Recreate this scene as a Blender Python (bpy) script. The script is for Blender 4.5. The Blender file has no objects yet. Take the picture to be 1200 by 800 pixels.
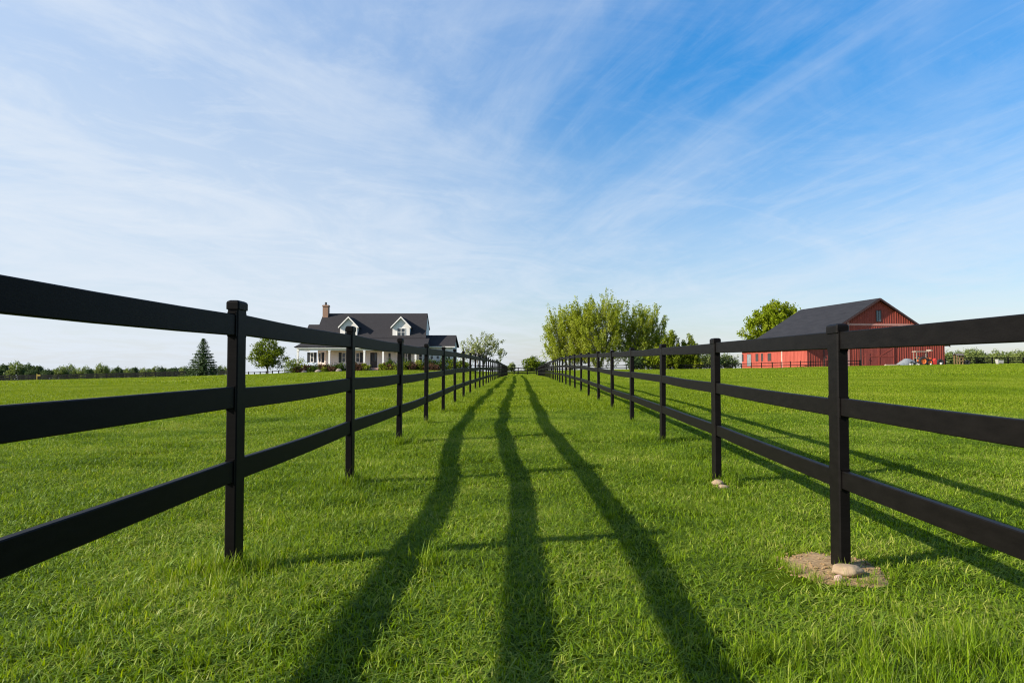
import bpy, math, random
import numpy as np
from mathutils import Vector, Matrix, noise as mnoise

RNG = random.Random(11)
NP = np.random.default_rng(5)
sc = bpy.context.scene
COL = sc.collection

# ------------------------------------------------------------------ camera
CAM_Z = 1.03
PITCH = math.atan(28 / 800.0)
YAW = math.atan(9 / 800.0)
cd = bpy.data.cameras.new('camera')
cam = bpy.data.objects.new('camera', cd)
COL.objects.link(cam)
cam.location = (0, 0, CAM_Z)
cam.rotation_euler = (math.pi / 2 + PITCH, 0, YAW)
cd.lens = 24.0
cd.sensor_width = 36.0
cd.clip_start = 0.05
cd.clip_end = 9000
sc.camera = cam
_R = cam.rotation_euler.to_matrix()
RIGHT, UP, FWD = _R @ Vector((1, 0, 0)), _R @ Vector((0, 1, 0)), _R @ Vector((0, 0, -1))


def P(x, y, Y):
    """the point of the place seen at photo pixel x, y (1200x800) at distance Y down the lane"""
    d = FWD + RIGHT * ((x - 600) / 800.0) + UP * ((400 - y) / 800.0)
    return Vector((0, 0, CAM_Z)) + d * (Y / d.y)


def XZ(x, y, Y):
    p = P(x, y, Y)
    return p.x, p.z


# ------------------------------------------------------------------ terrain
LT = [(-6, 1.36), (3.53, 1.365), (5.93, 1.371), (8.33, 1.364), (10.73, 1.37), (13.1, 1.388), (15.5, 1.406), (20, 1.41), (30, 1.405),
      (45, 1.33), (65, 1.15), (95, .92)]
RT = [(-6, 1.23), (3.54, 1.242), (5.94, 1.265), (8.34, 1.29), (10.74, 1.307), (13.1, 1.32), (15.5, 1.348), (17.9, 1.37), (20.3, 1.395),
      (25, 1.413), (30, 1.42), (45, 1.33), (65, 1.11), (95, .80)]


def lerp_tab(tab, y):
    return float(np.interp(y, [t[0] for t in tab], [t[1] for t in tab]))


def left_x(Y):
    return -1.47 - max(0, Y - 45) * 0.004


def right_x(Y):
    return float(np.interp(Y, [-6, 3.5, 6, 8.4, 13, 20, 30, 95], [1.60, 1.637, 1.70, 1.735, 1.775, 1.82, 1.87, 2.52]))


CTRL = []
for Y, zl, zr in [(-8, 0, 0), (-3, 0, 0), (1, -.03, 0), (3.5, -.055, 0), (5.9, -.005, .02), (8.3, .055, .09), (10.7, .115, .15), (15.5, .155, .185), (20, .175, .205),
                  (30, .165, .195), (45, .09, .11), (65, -.1, -.09), (95, -.42, -.42)]:
    CTRL += [(-1.47, Y, zl), (1.75 if Y > 5 else 1.64, Y, zr)]
CTRL += [(0.5, 110, -.35), (0.8, 140, -.3)]
for x, y, Y in [(0, 447.5, 120), (120, 445.5, 120), (240, 442.3, 119), (313, 442, 110), (345, 438, 98), (440, 434.5, 99.5), (530, 434, 102),
                (700, 433.3, 130), (785, 433, 130), (863, 432, 129), (951, 430, 112), (1030, 428.8, 110), (1108, 427.6, 110), (1200, 426.5, 110),
                (-120, 450, 120), (1320, 425, 110)]:
    p = P(x, y, Y)
    CTRL.append((p.x, p.y, p.z))
CTRL += [(-6, 4, .0), (-8, 12, .03), (-14, 25, 0), (-30, 50, -.25), (7, 4, .03), (8, 12, .12), (16, 25, .22), (32, 55, .45), (0, -40, -.1),
         (-120, 0, -.6), (120, 0, .5), (-220, 150, -2), (220, 150, 1.2), (0, 260, -.4), (-300, 320, -2), (300, 320, .8), (0, -200, 0),
         (-60, -60, -.3), (60, -60, .3)]
_C = np.array(CTRL)


def _phi(r2):
    return 0.5 * r2 * np.log(r2 + 1e-9)


_n = len(_C)
_d2 = (_C[:, None, 0] - _C[None, :, 0]) ** 2 + (_C[:, None, 1] - _C[None, :, 1]) ** 2
_A = np.zeros((_n + 3, _n + 3))
_A[:_n, :_n] = _phi(_d2) + np.eye(_n) * 0.02
_A[:_n, _n] = 1
_A[:_n, _n + 1:] = _C[:, :2]
_A[_n:, :_n] = _A[:_n, _n:].T
_W = np.linalg.solve(_A, np.concatenate([_C[:, 2], np.zeros(3)]))


def ground_np(x, y):
    x = np.asarray(x, float)
    y = np.asarray(y, float)
    xc, yc = np.clip(x, -300, 300), np.clip(y, -150, 320)
    out = np.full(xc.shape, _W[_n]) + _W[_n + 1] * xc + _W[_n + 2] * yc
    for i in range(_n):
        out = out + _W[i] * _phi((xc - _C[i, 0]) ** 2 + (yc - _C[i, 1]) ** 2)
    d = np.maximum(np.hypot(x * .75, np.maximum(y, 0)) - 142, 0)
    out = out - d * d / (d + 40) * .022
    near = np.clip(1 - (np.hypot(x, y) - 40) / 60, 0, 1)
    wob = (np.sin(x * 1.9 + 1.3 * np.sin(y * .83)) * np.sin(y * 1.27 + .9 * np.sin(x * 1.1 + 2)) * .018
           + np.sin(x * .67 + y * .41 + 1) * np.sin(y * .53 - x * .3) * .028)
    return out + wob * near


def ground(x, y):
    return float(ground_np(np.array([x]), np.array([y]))[0])


# ------------------------------------------------------------------ helpers
def link(o, parent=None):
    COL.objects.link(o)
    if parent is not None:
        o.parent = parent
    return o


def tag(o, label=None, cat=None, group=None, kind=None):
    for k, v in (('label', label), ('category', cat), ('group', group), ('kind', kind)):
        if v:
            o[k] = v
    return o


def thing(name, loc, label, cat, group=None, rz=0.0):
    o = bpy.data.objects.new(name, None)
    o.empty_display_size = .2
    link(o)
    o.location = loc
    o.rotation_euler = (0, 0, rz)
    return tag(o, label, cat, group)


def kids(o):
    return [c for c in COL.objects if c.parent == o]


def dup(root, loc, rz, scale, label, group=None):
    r = root.copy()
    link(r)
    r.location = loc
    r.rotation_euler = (0, 0, rz)
    r.scale = scale
    tag(r, label, None, group)
    for ch in kids(root):
        c = ch.copy()
        link(c, r)
        for g in kids(ch):
            link(g.copy(), c)
    return r


class MB:
    def __init__(s):
        s.v, s.f, s.smooth = [], [], []

    def add(s, vs, fs, smooth=False):
        n = len(s.v)
        s.v += [tuple(v) for v in vs]
        s.f += [tuple(i + n for i in f) for f in fs]
        s.smooth += [smooth] * len(fs)
        return s

    def box(s, x0, x1, y0, y1, z0, z1):
        return s.add([(x0, y0, z0), (x1, y0, z0), (x1, y1, z0), (x0, y1, z0), (x0, y0, z1), (x1, y0, z1), (x1, y1, z1), (x0, y1, z1)],
                     [(0, 3, 2, 1), (4, 5, 6, 7), (0, 1, 5, 4), (1, 2, 6, 5), (2, 3, 7, 6), (3, 0, 4, 7)])

    def prism(s, pts, vec):
        n = len(pts)
        vec = Vector(vec)
        a = [Vector(p) for p in pts]
        return s.add(a + [p + vec for p in a],
                     [tuple(range(n))[::-1], tuple(range(n, 2 * n))] + [(i, (i + 1) % n, (i + 1) % n + n, i + n) for i in range(n)])

    def slab(s, pts, t):
        a = [Vector(p) for p in pts]
        nrm = (a[1] - a[0]).cross(a[2] - a[0]).normalized()
        return s.prism(a, nrm * t)

    def tube(s, pts, radii, n=8, cap=True, smooth=True):
        pts = [Vector(p) for p in pts]
        rings = []
        for i, p in enumerate(pts):
            t = (pts[min(i + 1, len(pts) - 1)] - pts[max(i - 1, 0)])
            t = t.normalized() if t.length > 1e-9 else Vector((0, 0, 1))
            a = t.cross(Vector((0, 0, 1)) if abs(t.z) < .9 else Vector((1, 0, 0))).normalized()
            b = t.cross(a)
            rings.append([p + (a * math.cos(2 * math.pi * k / n) + b * math.sin(2 * math.pi * k / n)) * radii[i] for k in range(n)])
        vs = [q for r in rings for q in r]
        fs = []
        for i in range(len(pts) - 1):
            for k in range(n):
                fs.append((i * n + k, i * n + (k + 1) % n, (i + 1) * n + (k + 1) % n, (i + 1) * n + k))
        if cap:
            fs.append(tuple(range(n))[::-1])
            fs.append(tuple(range((len(pts) - 1) * n, len(pts) * n)))
        return s.add(vs, fs, smooth)

    def chbar(s, p0, p1, w, h, c):
        """bar of chamfered section from p0 to p1, w across (horizontal), h upright"""
        p0, p1 = Vector(p0), Vector(p1)
        d = (p1 - p0).normalized()
        a = d.cross(Vector((0, 0, 1)))
        a = a.normalized() if a.length > 1e-4 else Vector((1, 0, 0))
        b = a.cross(d).normalized()
        sec = [(-w / 2 + c, -h / 2), (w / 2 - c, -h / 2), (w / 2, -h / 2 + c), (w / 2, h / 2 - c), (w / 2 - c, h / 2), (-w / 2 + c, h / 2),
               (-w / 2, h / 2 - c), (-w / 2, -h / 2 + c)]
        vs = [p0 + a * u + b * v for u, v in sec] + [p1 + a * u + b * v for u, v in sec]
        return s.add(vs, [tuple(range(8))[::-1], tuple(range(8, 16))] + [(i, (i + 1) % 8, (i + 1) % 8 + 8, i + 8) for i in range(8)])

    def mesh(s, name, mat, org=(0, 0, 0)):
        me = bpy.data.meshes.new(name)
        o = Vector(org)
        me.from_pydata([tuple(Vector(v) - o) for v in s.v], [], s.f)
        me.polygons.foreach_set('use_smooth', s.smooth)
        me.materials.append(mat)
        me.update()
        import bmesh
        bm = bmesh.new()
        bm.from_mesh(me)
        bmesh.ops.recalc_face_normals(bm, faces=bm.faces)
        bm.to_mesh(me)
        bm.free()
        return me

    def build(s, name, mat, parent=None, org=(0, 0, 0)):
        return link(bpy.data.objects.new(name, s.mesh(name, mat, org)), parent)


def quads_mesh(name, verts, faces, mat, tint=None):
    me = bpy.data.meshes.new(name)
    me.from_pydata(verts.tolist() if hasattr(verts, 'tolist') else verts, [], faces)
    me.materials.append(mat)
    if tint is not None:
        at = me.attributes.new('tint', 'FLOAT', 'FACE')
        at.data.foreach_set('value', np.asarray(tint, dtype=np.float32))
    me.update()
    return me


# ------------------------------------------------------------------ materials
def newmat(name):
    m = bpy.data.materials.new(name)
    m.use_nodes = True
    nt = m.node_tree
    nt.nodes.clear()
    out = nt.nodes.new('ShaderNodeOutputMaterial')
    return m, nt, out


def N(nt, typ, **kw):
    n = nt.nodes.new(typ)
    for k, v in kw.items():
        if k.startswith('i_'):
            n.inputs[k[2:].replace('_', ' ')].default_value = v
        else:
            setattr(n, k, v)
    return n


def ramp(nt, fac, stops):
    r = nt.nodes.new('ShaderNodeValToRGB')
    els = r.color_ramp.elements
    while len(els) < len(stops):
        els.new(0.5)
    for e, (p, c) in zip(els, stops):
        e.position = p
        e.color = (*c, 1) if len(c) == 3 else c
    nt.links.new(fac, r.inputs['Fac'])
    return r.outputs['Color']


def noisy(name, c0, c1, scale=6.0, rough=.6, stretch=(1, 1, 1), bump=0.0, bscale=None, detail=6, coords='Object', spec=.5, lo=.3, hi=.7):
    m, nt, out = newmat(name)
    tc = N(nt, 'ShaderNodeTexCoord')
    mp = N(nt, 'ShaderNodeMapping')
    mp.inputs['Scale'].default_value = stretch
    nt.links.new(tc.outputs[coords], mp.inputs['Vector'])
    nz = N(nt, 'ShaderNodeTexNoise', i_Scale=scale, i_Detail=detail, i_Roughness=.6)
    nt.links.new(mp.outputs[0], nz.inputs['Vector'])
    col = ramp(nt, nz.outputs['Fac'], [(lo, c0), (hi, c1)])
    b = N(nt, 'ShaderNodeBsdfPrincipled')
    b.inputs['Roughness'].default_value = rough
    b.inputs['Specular IOR Level'].default_value = spec
    nt.links.new(col, b.inputs['Base Color'])
    if bump:
        n2 = N(nt, 'ShaderNodeTexNoise', i_Scale=bscale or scale * 4, i_Detail=5)
        nt.links.new(mp.outputs[0], n2.inputs['Vector'])
        bp = N(nt, 'ShaderNodeBump')
        bp.inputs['Strength'].default_value = bump
        bp.inputs['Distance'].default_value = .01
        nt.links.new(n2.outputs['Fac'], bp.inputs['Height'])
        nt.links.new(bp.outputs[0], b.inputs['Normal'])
    nt.links.new(b.outputs[0], out.inputs[0])
    m['bsdf'] = b.name
    return m


def leafmat(name, stops, transl=.35, big=.25, bigscale=.12, gloss=.05, height=False):
    """leaf or grass blade: colour by the blade's own tint plus a broad natural variation over the field"""
    m, nt, out = newmat(name)
    at = N(nt, 'ShaderNodeAttribute', attribute_name='tint')
    geo = N(nt, 'ShaderNodeNewGeometry')
    nz = N(nt, 'ShaderNodeTexNoise', i_Scale=bigscale, i_Detail=4, i_Roughness=.65)
    nt.links.new(geo.outputs['Position'], nz.inputs['Vector'])
    mr = N(nt, 'ShaderNodeMapRange')
    mr.inputs[1].default_value, mr.inputs[2].default_value = .3, .7
    mr.inputs[3].default_value, mr.inputs[4].default_value = -big, big
    nt.links.new(nz.outputs['Fac'], mr.inputs[0])
    ad = N(nt, 'ShaderNodeMath', operation='ADD')
    nt.links.new(at.outputs['Fac'], ad.inputs[0])
    nt.links.new(mr.outputs[0], ad.inputs[1])
    col = ramp(nt, ad.outputs[0], stops)
    df = N(nt, 'ShaderNodeBsdfDiffuse')
    tr = N(nt, 'ShaderNodeBsdfTranslucent')
    gl = N(nt, 'ShaderNodeBsdfGlossy')
    gl.inputs['Roughness'].default_value = .6
    gl.inputs['Color'].default_value = (.9, .95, .9, 1)
    hs = N(nt, 'ShaderNodeHueSaturation')
    hs.inputs['Hue'].default_value = .487
    hs.inputs['Saturation'].default_value = 1.08
    hs.inputs['Value'].default_value = 1.25
    nt.links.new(col, hs.inputs['Color'])
    nt.links.new(col, df.inputs['Color'])
    nt.links.new(hs.outputs[0], tr.inputs['Color'])
    m1 = N(nt, 'ShaderNodeMixShader')
    m1.inputs[0].default_value = transl
    nt.links.new(df.outputs[0], m1.inputs[1])
    nt.links.new(tr.outputs[0], m1.inputs[2])
    fr = N(nt, 'ShaderNodeFresnel')
    fr.inputs['IOR'].default_value = 1.35
    ml = N(nt, 'ShaderNodeMath', operation='MULTIPLY')
    ml.inputs[1].default_value = gloss
    nt.links.new(fr.outputs[0], ml.inputs[0])
    m2 = N(nt, 'ShaderNodeMixShader')
    nt.links.new(ml.outputs[0], m2.inputs[0])
    nt.links.new(m1.outputs[0], m2.inputs[1])
    nt.links.new(gl.outputs[0], m2.inputs[2])
    nt.links.new(m2.outputs[0], out.inputs[0])
    return m


MAT = {}
MAT['fence'] = noisy('black_fence_paint', (.0040, .0032, .0028), (.0070, .0058, .0050), 3, .5, (1, 3, 9), .07, 22, spec=.08)
MAT['fence_far'] = noisy('weathered_black_fence', (.004, .0036, .0033), (.010, .009, .008), 3, .6, spec=.12)
MAT['siding'] = noisy('white_siding', (.74, .68, .60), (.83, .78, .71), 2, .55, (.4, .4, 6))
MAT['trim'] = noisy('cream_trim', (.80, .745, .655), (.86, .81, .74), 3, .5)
MAT['roof'] = noisy('charcoal_shingles', (.018, .0165, .017), (.042, .038, .039), 7, .9, (1, 1, 3), .5, 18, spec=.15)
MAT['barnroof'] = noisy('dark_barn_roofing', (.014, .0135, .015), (.023, .022, .024), 2, .8, (1, .2, 1), .2, spec=.2)
MAT['chimney'] = noisy('red_brick', (.22, .12, .075), (.34, .20, .13), 9, .85, (1, 1, 2.5))
MAT['stone'] = noisy('tan_fieldstone', (.20, .13, .07), (.36, .26, .155), 9, .85, bump=.4)
MAT['bedstone'] = noisy('bed_stone', (.17, .13, .10), (.28, .22, .18), 3, .85, bump=.4)
MAT['steps'] = noisy('brick_steps', (.36, .22, .17), (.48, .31, .25), 6, .8)
MAT['dark_door'] = noisy('dark_door_paint', (.018, .013, .012), (.035, .026, .022), 3, .4)
MAT['shutter'] = noisy('dark_shutters', (.014, .015, .018), (.024, .025, .03), 4, .5)
MAT['barnred'] = noisy('barn_red_boards', (.27, .044, .026), (.40, .080, .050), 1.6, .9, (2.5, 2.5, .35), .2)
MAT['barndoor'] = noisy('barn_red_door_boards', (.23, .040, .026), (.33, .065, .045), 1.6, .9, (2.5, 2.5, .35), .2)
MAT['barntrim'] = noisy('faded_pink_trim', (.52, .22, .17), (.66, .33, .26), 3, .75)
MAT['barndark'] = noisy('dark_opening_frame', (.05, .02, .018), (.08, .035, .03), 3, .8)
MAT['bark'] = noisy('tree_bark', (.06, .05, .04), (.13, .11, .09), 6, .9, (3, 3, .6), .5)
MAT['palebark'] = noisy('pale_bark', (.22, .20, .17), (.36, .33, .29), 5, .9, (3, 3, .6), .4)
MAT['soil'] = noisy('sandy_soil', (.15, .085, .032), (.36, .235, .105), 38, .95, bump=.8, bscale=60)
MAT['wood'] = noisy('weathered_yellow_wood', (.14, .085, .035), (.24, .15, .06), 5, .8)
MAT['palewood'] = noisy('pale_boards', (.34, .26, .18), (.44, .35, .26), 5, .8)
MAT['orange'] = noisy('orange_tractor_paint', (.62, .13, .018), (.72, .17, .03), 3, .45)
MAT['red'] = noisy('red_implement_paint', (.50, .03, .022), (.60, .05, .035), 3, .45)
MAT['tyre'] = noisy('tyre_rubber', (.012, .012, .012), (.028, .027, .026), 6, .8)
MAT['canopy'] = noisy('beige_canopy', (.24, .19, .14), (.33, .27, .21), 3, .6)
MAT['tarp'] = noisy('grey_tarp', (.13, .145, .15), (.22, .235, .235), 2.5, .6, bump=.5, bscale=4)
MAT['white'] = noisy('white_plastic', (.34, .32, .28), (.44, .42, .38), 3, .5)
MAT['yellow'] = noisy('yellow_paint', (.30, .20, .015), (.40, .28, .03), 4, .5)
MAT['iron'] = noisy('dark_iron', (.02, .02, .02), (.05, .045, .04), 5, .6)

m, nt, out = newmat('window_glass')
b = N(nt, 'ShaderNodeBsdfPrincipled')
b.inputs['Base Color'].default_value = (.03, .04, .05, 1)
b.inputs['Roughness'].default_value = .08
nt.links.new(b.outputs[0], out.inputs[0])
MAT['glass'] = m

# soil and thatch under the grass
m, nt, out = newmat('meadow_ground')
tc = N(nt, 'ShaderNodeNewGeometry')
n1 = N(nt, 'ShaderNodeTexNoise', i_Scale=.13, i_Detail=6, i_Roughness=.65)
n2 = N(nt, 'ShaderNodeTexNoise', i_Scale=14.0, i_Detail=6, i_Roughness=.7)
for n in (n1, n2):
    nt.links.new(tc.outputs['Position'], n.inputs['Vector'])
ca = ramp(nt, n1.outputs['Fac'], [(.3, (.050, .085, .005)), (.7, (.085, .125, .008))])
cb = ramp(nt, n2.outputs['Fac'], [(.3, (.45, .42, .36)), (.75, (1.0, 1.0, 1.0))])
mx = N(nt, 'ShaderNodeMix', data_type='RGBA', blend_type='MULTIPLY')
mx.inputs[0].default_value = 1
nt.links.new(ca, mx.inputs[6])
nt.links.new(cb, mx.inputs[7])
b = N(nt, 'ShaderNodeBsdfDiffuse')
nt.links.new(mx.outputs[2], b.inputs['Color'])
bp = N(nt, 'ShaderNodeBump')
bp.inputs['Strength'].default_value = .6
bp.inputs['Distance'].default_value = .05
nt.links.new(n2.outputs['Fac'], bp.inputs['Height'])
nt.links.new(bp.outputs[0], b.inputs['Normal'])
nt.links.new(b.outputs[0], out.inputs[0])
MAT['ground'] = m

G0, G1, G2, G3 = (.034, .070, .003), (.122, .207, .006), (.222, .315, .013), (.37, .385, .08)
MAT['grass'] = leafmat('grass_blades', [(0, G0), (.35, G1), (.72, G2), (1, G3)], .42, .30, .8, gloss=.03)
MAT['pasture'] = leafmat('pasture_blades', [(0, (.085, .14, .005)), (.4, (.160, .230, .009)), (.75, (.22, .29, .014)), (1, (.32, .33, .05))], .42, .30, .16, gloss=.03)
MAT['straw'] = leafmat('tall_stalks', [(0, (.08, .15, .010)), (.6, (.17, .25, .03)), (1, (.34, .34, .12))], .4, .1, .5, gloss=.03)
MAT['leaf_willow'] = leafmat('yellow_green_leaves', [(0, (.15, .185, .010)), (.5, (.27, .32, .030)), (1, (.40, .42, .09))], .5, .15, .2)
MAT['leaf_fresh'] = leafmat('fresh_green_leaves', [(0, (.11, .16, .006)), (.5, (.21, .27, .012)), (1, (.33, .36, .03))], .48, .15, .2)
MAT['leaf_dark'] = leafmat('mid_green_leaves', [(0, (.04, .07, .006)), (.5, (.11, .155, .010)), (1, (.20, .24, .025))], .4, .15, .2)
MAT['leaf_pale'] = leafmat('pale_green_leaves', [(0, (.13, .16, .04)), (.5, (.23, .26, .07)), (1, (.36, .38, .15))], .38, .15, .2)
MAT['leaf_spruce'] = leafmat('spruce_needles', [(0, (.022, .045, .018)), (.5, (.062, .10, .038)), (1, (.14, .18, .07))], .15, .12, .3)
MAT['leaf_cedar'] = leafmat('cedar_sprays', [(0, (.04, .07, .006)), (.5, (.15, .19, .010)), (1, (.26, .29, .025))], .35, .2, .25)
MAT['leaf_far'] = leafmat('distant_leaves', [(0, (.08, .115, .03)), (.5, (.16, .205, .05)), (1, (.26, .29, .09))], .3, .25, .06)  # lightened and blued, so distance haze is put into the leaf colour
MAT['leaf_fardark'] = leafmat('distant_dark_leaves', [(0, (.03, .052, .022)), (.5, (.065, .10, .035)), (1, (.13, .17, .06))], .3, .2, .06)  # dark leaves likewise raised and blued, haze painted into the tone
MAT['shrub_green'] = leafmat('shrub_green', [(0, (.025, .05, .008)), (.5, (.06, .10, .012)), (1, (.12, .17, .03))], .25, .1, .5)
MAT['shrub_yellow'] = leafmat('shrub_yellow_green', [(0, (.10, .13, .012)), (.5, (.20, .23, .022)), (1, (.34, .34, .05))], .25, .1, .5)
MAT['shrub_red'] = leafmat('shrub_bronze', [(0, (.045, .022, .014)), (.5, (.10, .05, .03)), (1, (.19, .11, .055))], .25, .1, .5)

# ------------------------------------------------------------------ ground sheet
xs = np.sinh(np.linspace(-1, 1, 281) * 7.2) / math.sinh(7.2) * 4000
yy = np.sinh(np.linspace(-.82, 1, 331) * 7.2) / math.sinh(7.2) * 4000
gx, gy = np.meshgrid(xs, yy)
gz = ground_np(gx, gy)
vs = np.stack([gx.ravel(), gy.ravel(), gz.ravel()], 1)
nx_, ny_ = len(xs), len(yy)
fs = [(j * nx_ + i, j * nx_ + i + 1, (j + 1) * nx_ + i + 1, (j + 1) * nx_ + i) for j in range(ny_ - 1) for i in range(nx_ - 1)]
me = quads_mesh('ground', vs, fs, MAT['ground'])
me.polygons.foreach_set('use_smooth', [True] * len(me.polygons))
go = link(bpy.data.objects.new('ground', me))
tag(go, 'green pasture ground rolling gently to the horizon', None, None, 'structure')


# bare soil patch at the foot of the near barn-side post
def soil_patch(name, cx, cy, rx, ry, seed, label):
    mb = MB()
    n, rings = 40, 7
    vs = [(cx, cy, ground(cx, cy) + .016)]
    for r in range(1, rings + 1):
        for k in range(n):
            a = 2 * math.pi * k / n
            w = 1 + .22 * mnoise.noise(Vector((math.cos(a) * 1.7, math.sin(a) * 1.7, seed)))
            q = r / rings
            x, y = cx + rx * q * w * math.cos(a), cy + ry * q * w * math.sin(a)
            h = .016 * (1 - q ** 3) + .008 * mnoise.noise(Vector((x * 9, y * 9, seed)))
            vs.append((x, y, ground(x, y) + max(h, .004) if r < rings else ground(x, y) - .01))
    fs = [(0, 1 + k, 1 + (k + 1) % n) for k in range(n)]
    for r in range(rings - 1):
        for k in range(n):
            a, b2 = 1 + r * n + k, 1 + r * n + (k + 1) % n
            fs.append((a, a + n, b2 + n, b2))
    mb.add(vs, fs, True)
    for _ in range(int(900 * rx)):      # crumbs of soil and grit
        a, q = RNG.uniform(0, 6.283), RNG.random() ** .5
        x, y = cx + rx * 1.02 * q * math.cos(a), cy + ry * 1.02 * q * math.sin(a)
        c_ = RNG.uniform(.003, .009) * (1.7 if RNG.random() < .08 else 1)
        z = ground(x, y) + .016 * (1 - q ** 3) + c_ * .2
        t_ = RNG.uniform(0, 1.5)
        mb.add([(x + c_ * math.cos(t_ + k * 1.571), y + c_ * math.sin(t_ + k * 1.571), z + RNG.uniform(-.2, .2) * c_) for k in range(4)] + [(x, y, z + c_ * .8), (x, y, z - c_)],
               [(0, 1, 4), (1, 2, 4), (2, 3, 4), (3, 0, 4), (1, 0, 5), (2, 1, 5), (3, 2, 5), (0, 3, 5)])
    o = mb.build(name, MAT['soil'])
    tag(o, label, None, None, 'structure')
    return (cx, cy, rx, ry)


SOIL = [soil_patch('bare_soil', 1.60, 3.57, .265, .33, 3.1, 'sandy bare soil around the foot of the near fence post'),
        soil_patch('bare_soil', 1.70, 5.84, .08, .13, 8.1, 'small bare soil spot at the second fence post')]


# ------------------------------------------------------------------ board fences
def post_mesh(w, d, h, mat, rails, rw, rh, depth=.35):
    mb = MB()
    c = .006
    sec = [(-w / 2 + c, -d / 2), (w / 2 - c, -d / 2), (w / 2, -d / 2 + c), (w / 2, d / 2 - c), (w / 2 - c, d / 2), (-w / 2 + c, d / 2), (-w / 2, d / 2 - c), (-w / 2, -d / 2 + c)]
    mb.prism([(x, y, -depth) for x, y in sec], (0, 0, h - .046 + depth))
    for z in rails:   # sleeve lips round the slots
        for s in (-1, 1):
            y0 = s * (d / 2 + .0045)
            for (a0, a1, b0, b1) in ((-rw / 2 - .006, -rw / 2 - .0015, -rh / 2 - .008, rh / 2 + .008), (rw / 2 + .0015, rw / 2 + .006, -rh / 2 - .008, rh / 2 + .008),
                                     (-rw / 2 - .006, rw / 2 + .006, rh / 2 + .002, rh / 2 + .0085)):
                mb.box(a0, a1, y0 - .0065, y0 + .0065, z + b0, z + b1)
    return mb.mesh('post', mat)


def cap_mesh(w, d, h, mat):
    mb = MB()
    rings = [(.004, -.048), (.006, -.046), (.006, -.014), (.003, -.006), (-.007, 0)]
    vs = []
    for e, z in rings:
        a, b2 = w / 2 + e, d / 2 + e
        c = .007
        vs += [(-a + c, -b2, h + z), (a - c, -b2, h + z), (a, -b2 + c, h + z), (a, b2 - c, h + z), (a - c, b2, h + z), (-a + c, b2, h + z), (-a, b2 - c, h + z), (-a, -b2 + c, h + z)]
    fs = [tuple(range(8))[::-1], tuple(range(32, 40))]
    for r in range(4):
        fs += [(r * 8 + i, r * 8 + (i + 1) % 8, r * 8 + 8 + (i + 1) % 8, r * 8 + 8 + i) for i in range(8)]
    mb.add(vs, fs)
    return mb.mesh('post_cap', mat)


def lane_fence(xf, tops, h, rails, rh, y0, label):
    W, D, RW = .056, .112, .034
    y = [y0 + 2.4 * k for k in range(-2, 39)]
    root = thing('board_fence', (xf(y0), y0, lerp_tab(tops, y0) - h), label, 'fence')
    org = root.location
    pm, cm = post_mesh(W, D, h, MAT['fence'], rails, RW, rh), cap_mesh(W, D, h, MAT['fence'])
    prev = None
    pts = []
    for k, Y in enumerate(y):
        X, z = xf(Y), lerp_tab(tops, Y) - h
        po = link(bpy.data.objects.new('post', pm), root)
        po.location = Vector((X, Y, z)) - org
        ln_ = .002 if k < 4 else .010
        po.rotation_euler = (RNG.uniform(-ln_, ln_), RNG.uniform(-ln_, ln_), RNG.uniform(-.02, .02))
        if Y < 45:
            link(bpy.data.objects.new('post_cap', cm), po)
        else:
            c2 = link(bpy.data.objects.new('post_cap', cm), po)
        pts.append(Vector((X, Y, z)))
    k = 0
    while k < len(pts) - 1:
        step = 1 if k < 16 else 2
        step = min(step, len(pts) - 1 - k)
        a, b2 = pts[k], pts[k + step]
        for z in rails:
            mb = MB()
            seg = 4 * step
            prevp = None
            ja, jb = RNG.uniform(-.006, .006), RNG.uniform(-.006, .006)
            sag = RNG.uniform(.001, .010)
            line = []
            for i in range(seg + 1):
                t = i / seg
                q = a.lerp(b2, t)
                if step == 2:
                    q = a.lerp(pts[k + 1], t * 2) if t <= .5 else pts[k + 1].lerp(b2, t * 2 - 1)
                line.append(q + Vector((0, 0, z + ja * (1 - t) + jb * t - sag * math.sin(math.pi * t))))
            # one continuous board with a chamfered section
            w, hh, c = RW, rh, .004
            sec = [(-w / 2 + c, -hh / 2), (w / 2 - c, -hh / 2), (w / 2, -hh / 2 + c), (w / 2, hh / 2 - c), (w / 2 - c, hh / 2), (-w / 2 + c, hh / 2), (-w / 2, hh / 2 - c), (-w / 2, -hh / 2 + c)]
            line[0] = line[0] + Vector((0, .02, 0))
            line[-1] = line[-1] - Vector((0, .02, 0))
            vs = [(p.x + u, p.y, p.z + v) for p in line for u, v in sec]
            fs = [tuple(range(8))[::-1], tuple(range(len(vs) - 8, len(vs)))]
            for i in range(len(line) - 1):
                fs += [(i * 8 + j, i * 8 + (j + 1) % 8, i * 8 + 8 + (j + 1) % 8, i * 8 + 8 + j) for j in range(8)]
            mb.add(vs, fs)
            mb.build('rail', MAT['fence'], root, org)
        k += step
    return root


lane_fence(left_x, LT, 1.365, (.49, .862, 1.24), .108, 3.53, 'tall black three-rail board fence between the lane and the house pasture')
lane_fence(right_x, RT, 1.242, (.455, .818, 1.155), .090, 3.54, 'black three-rail board fence on the barn side with sandy soil at one post')


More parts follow.
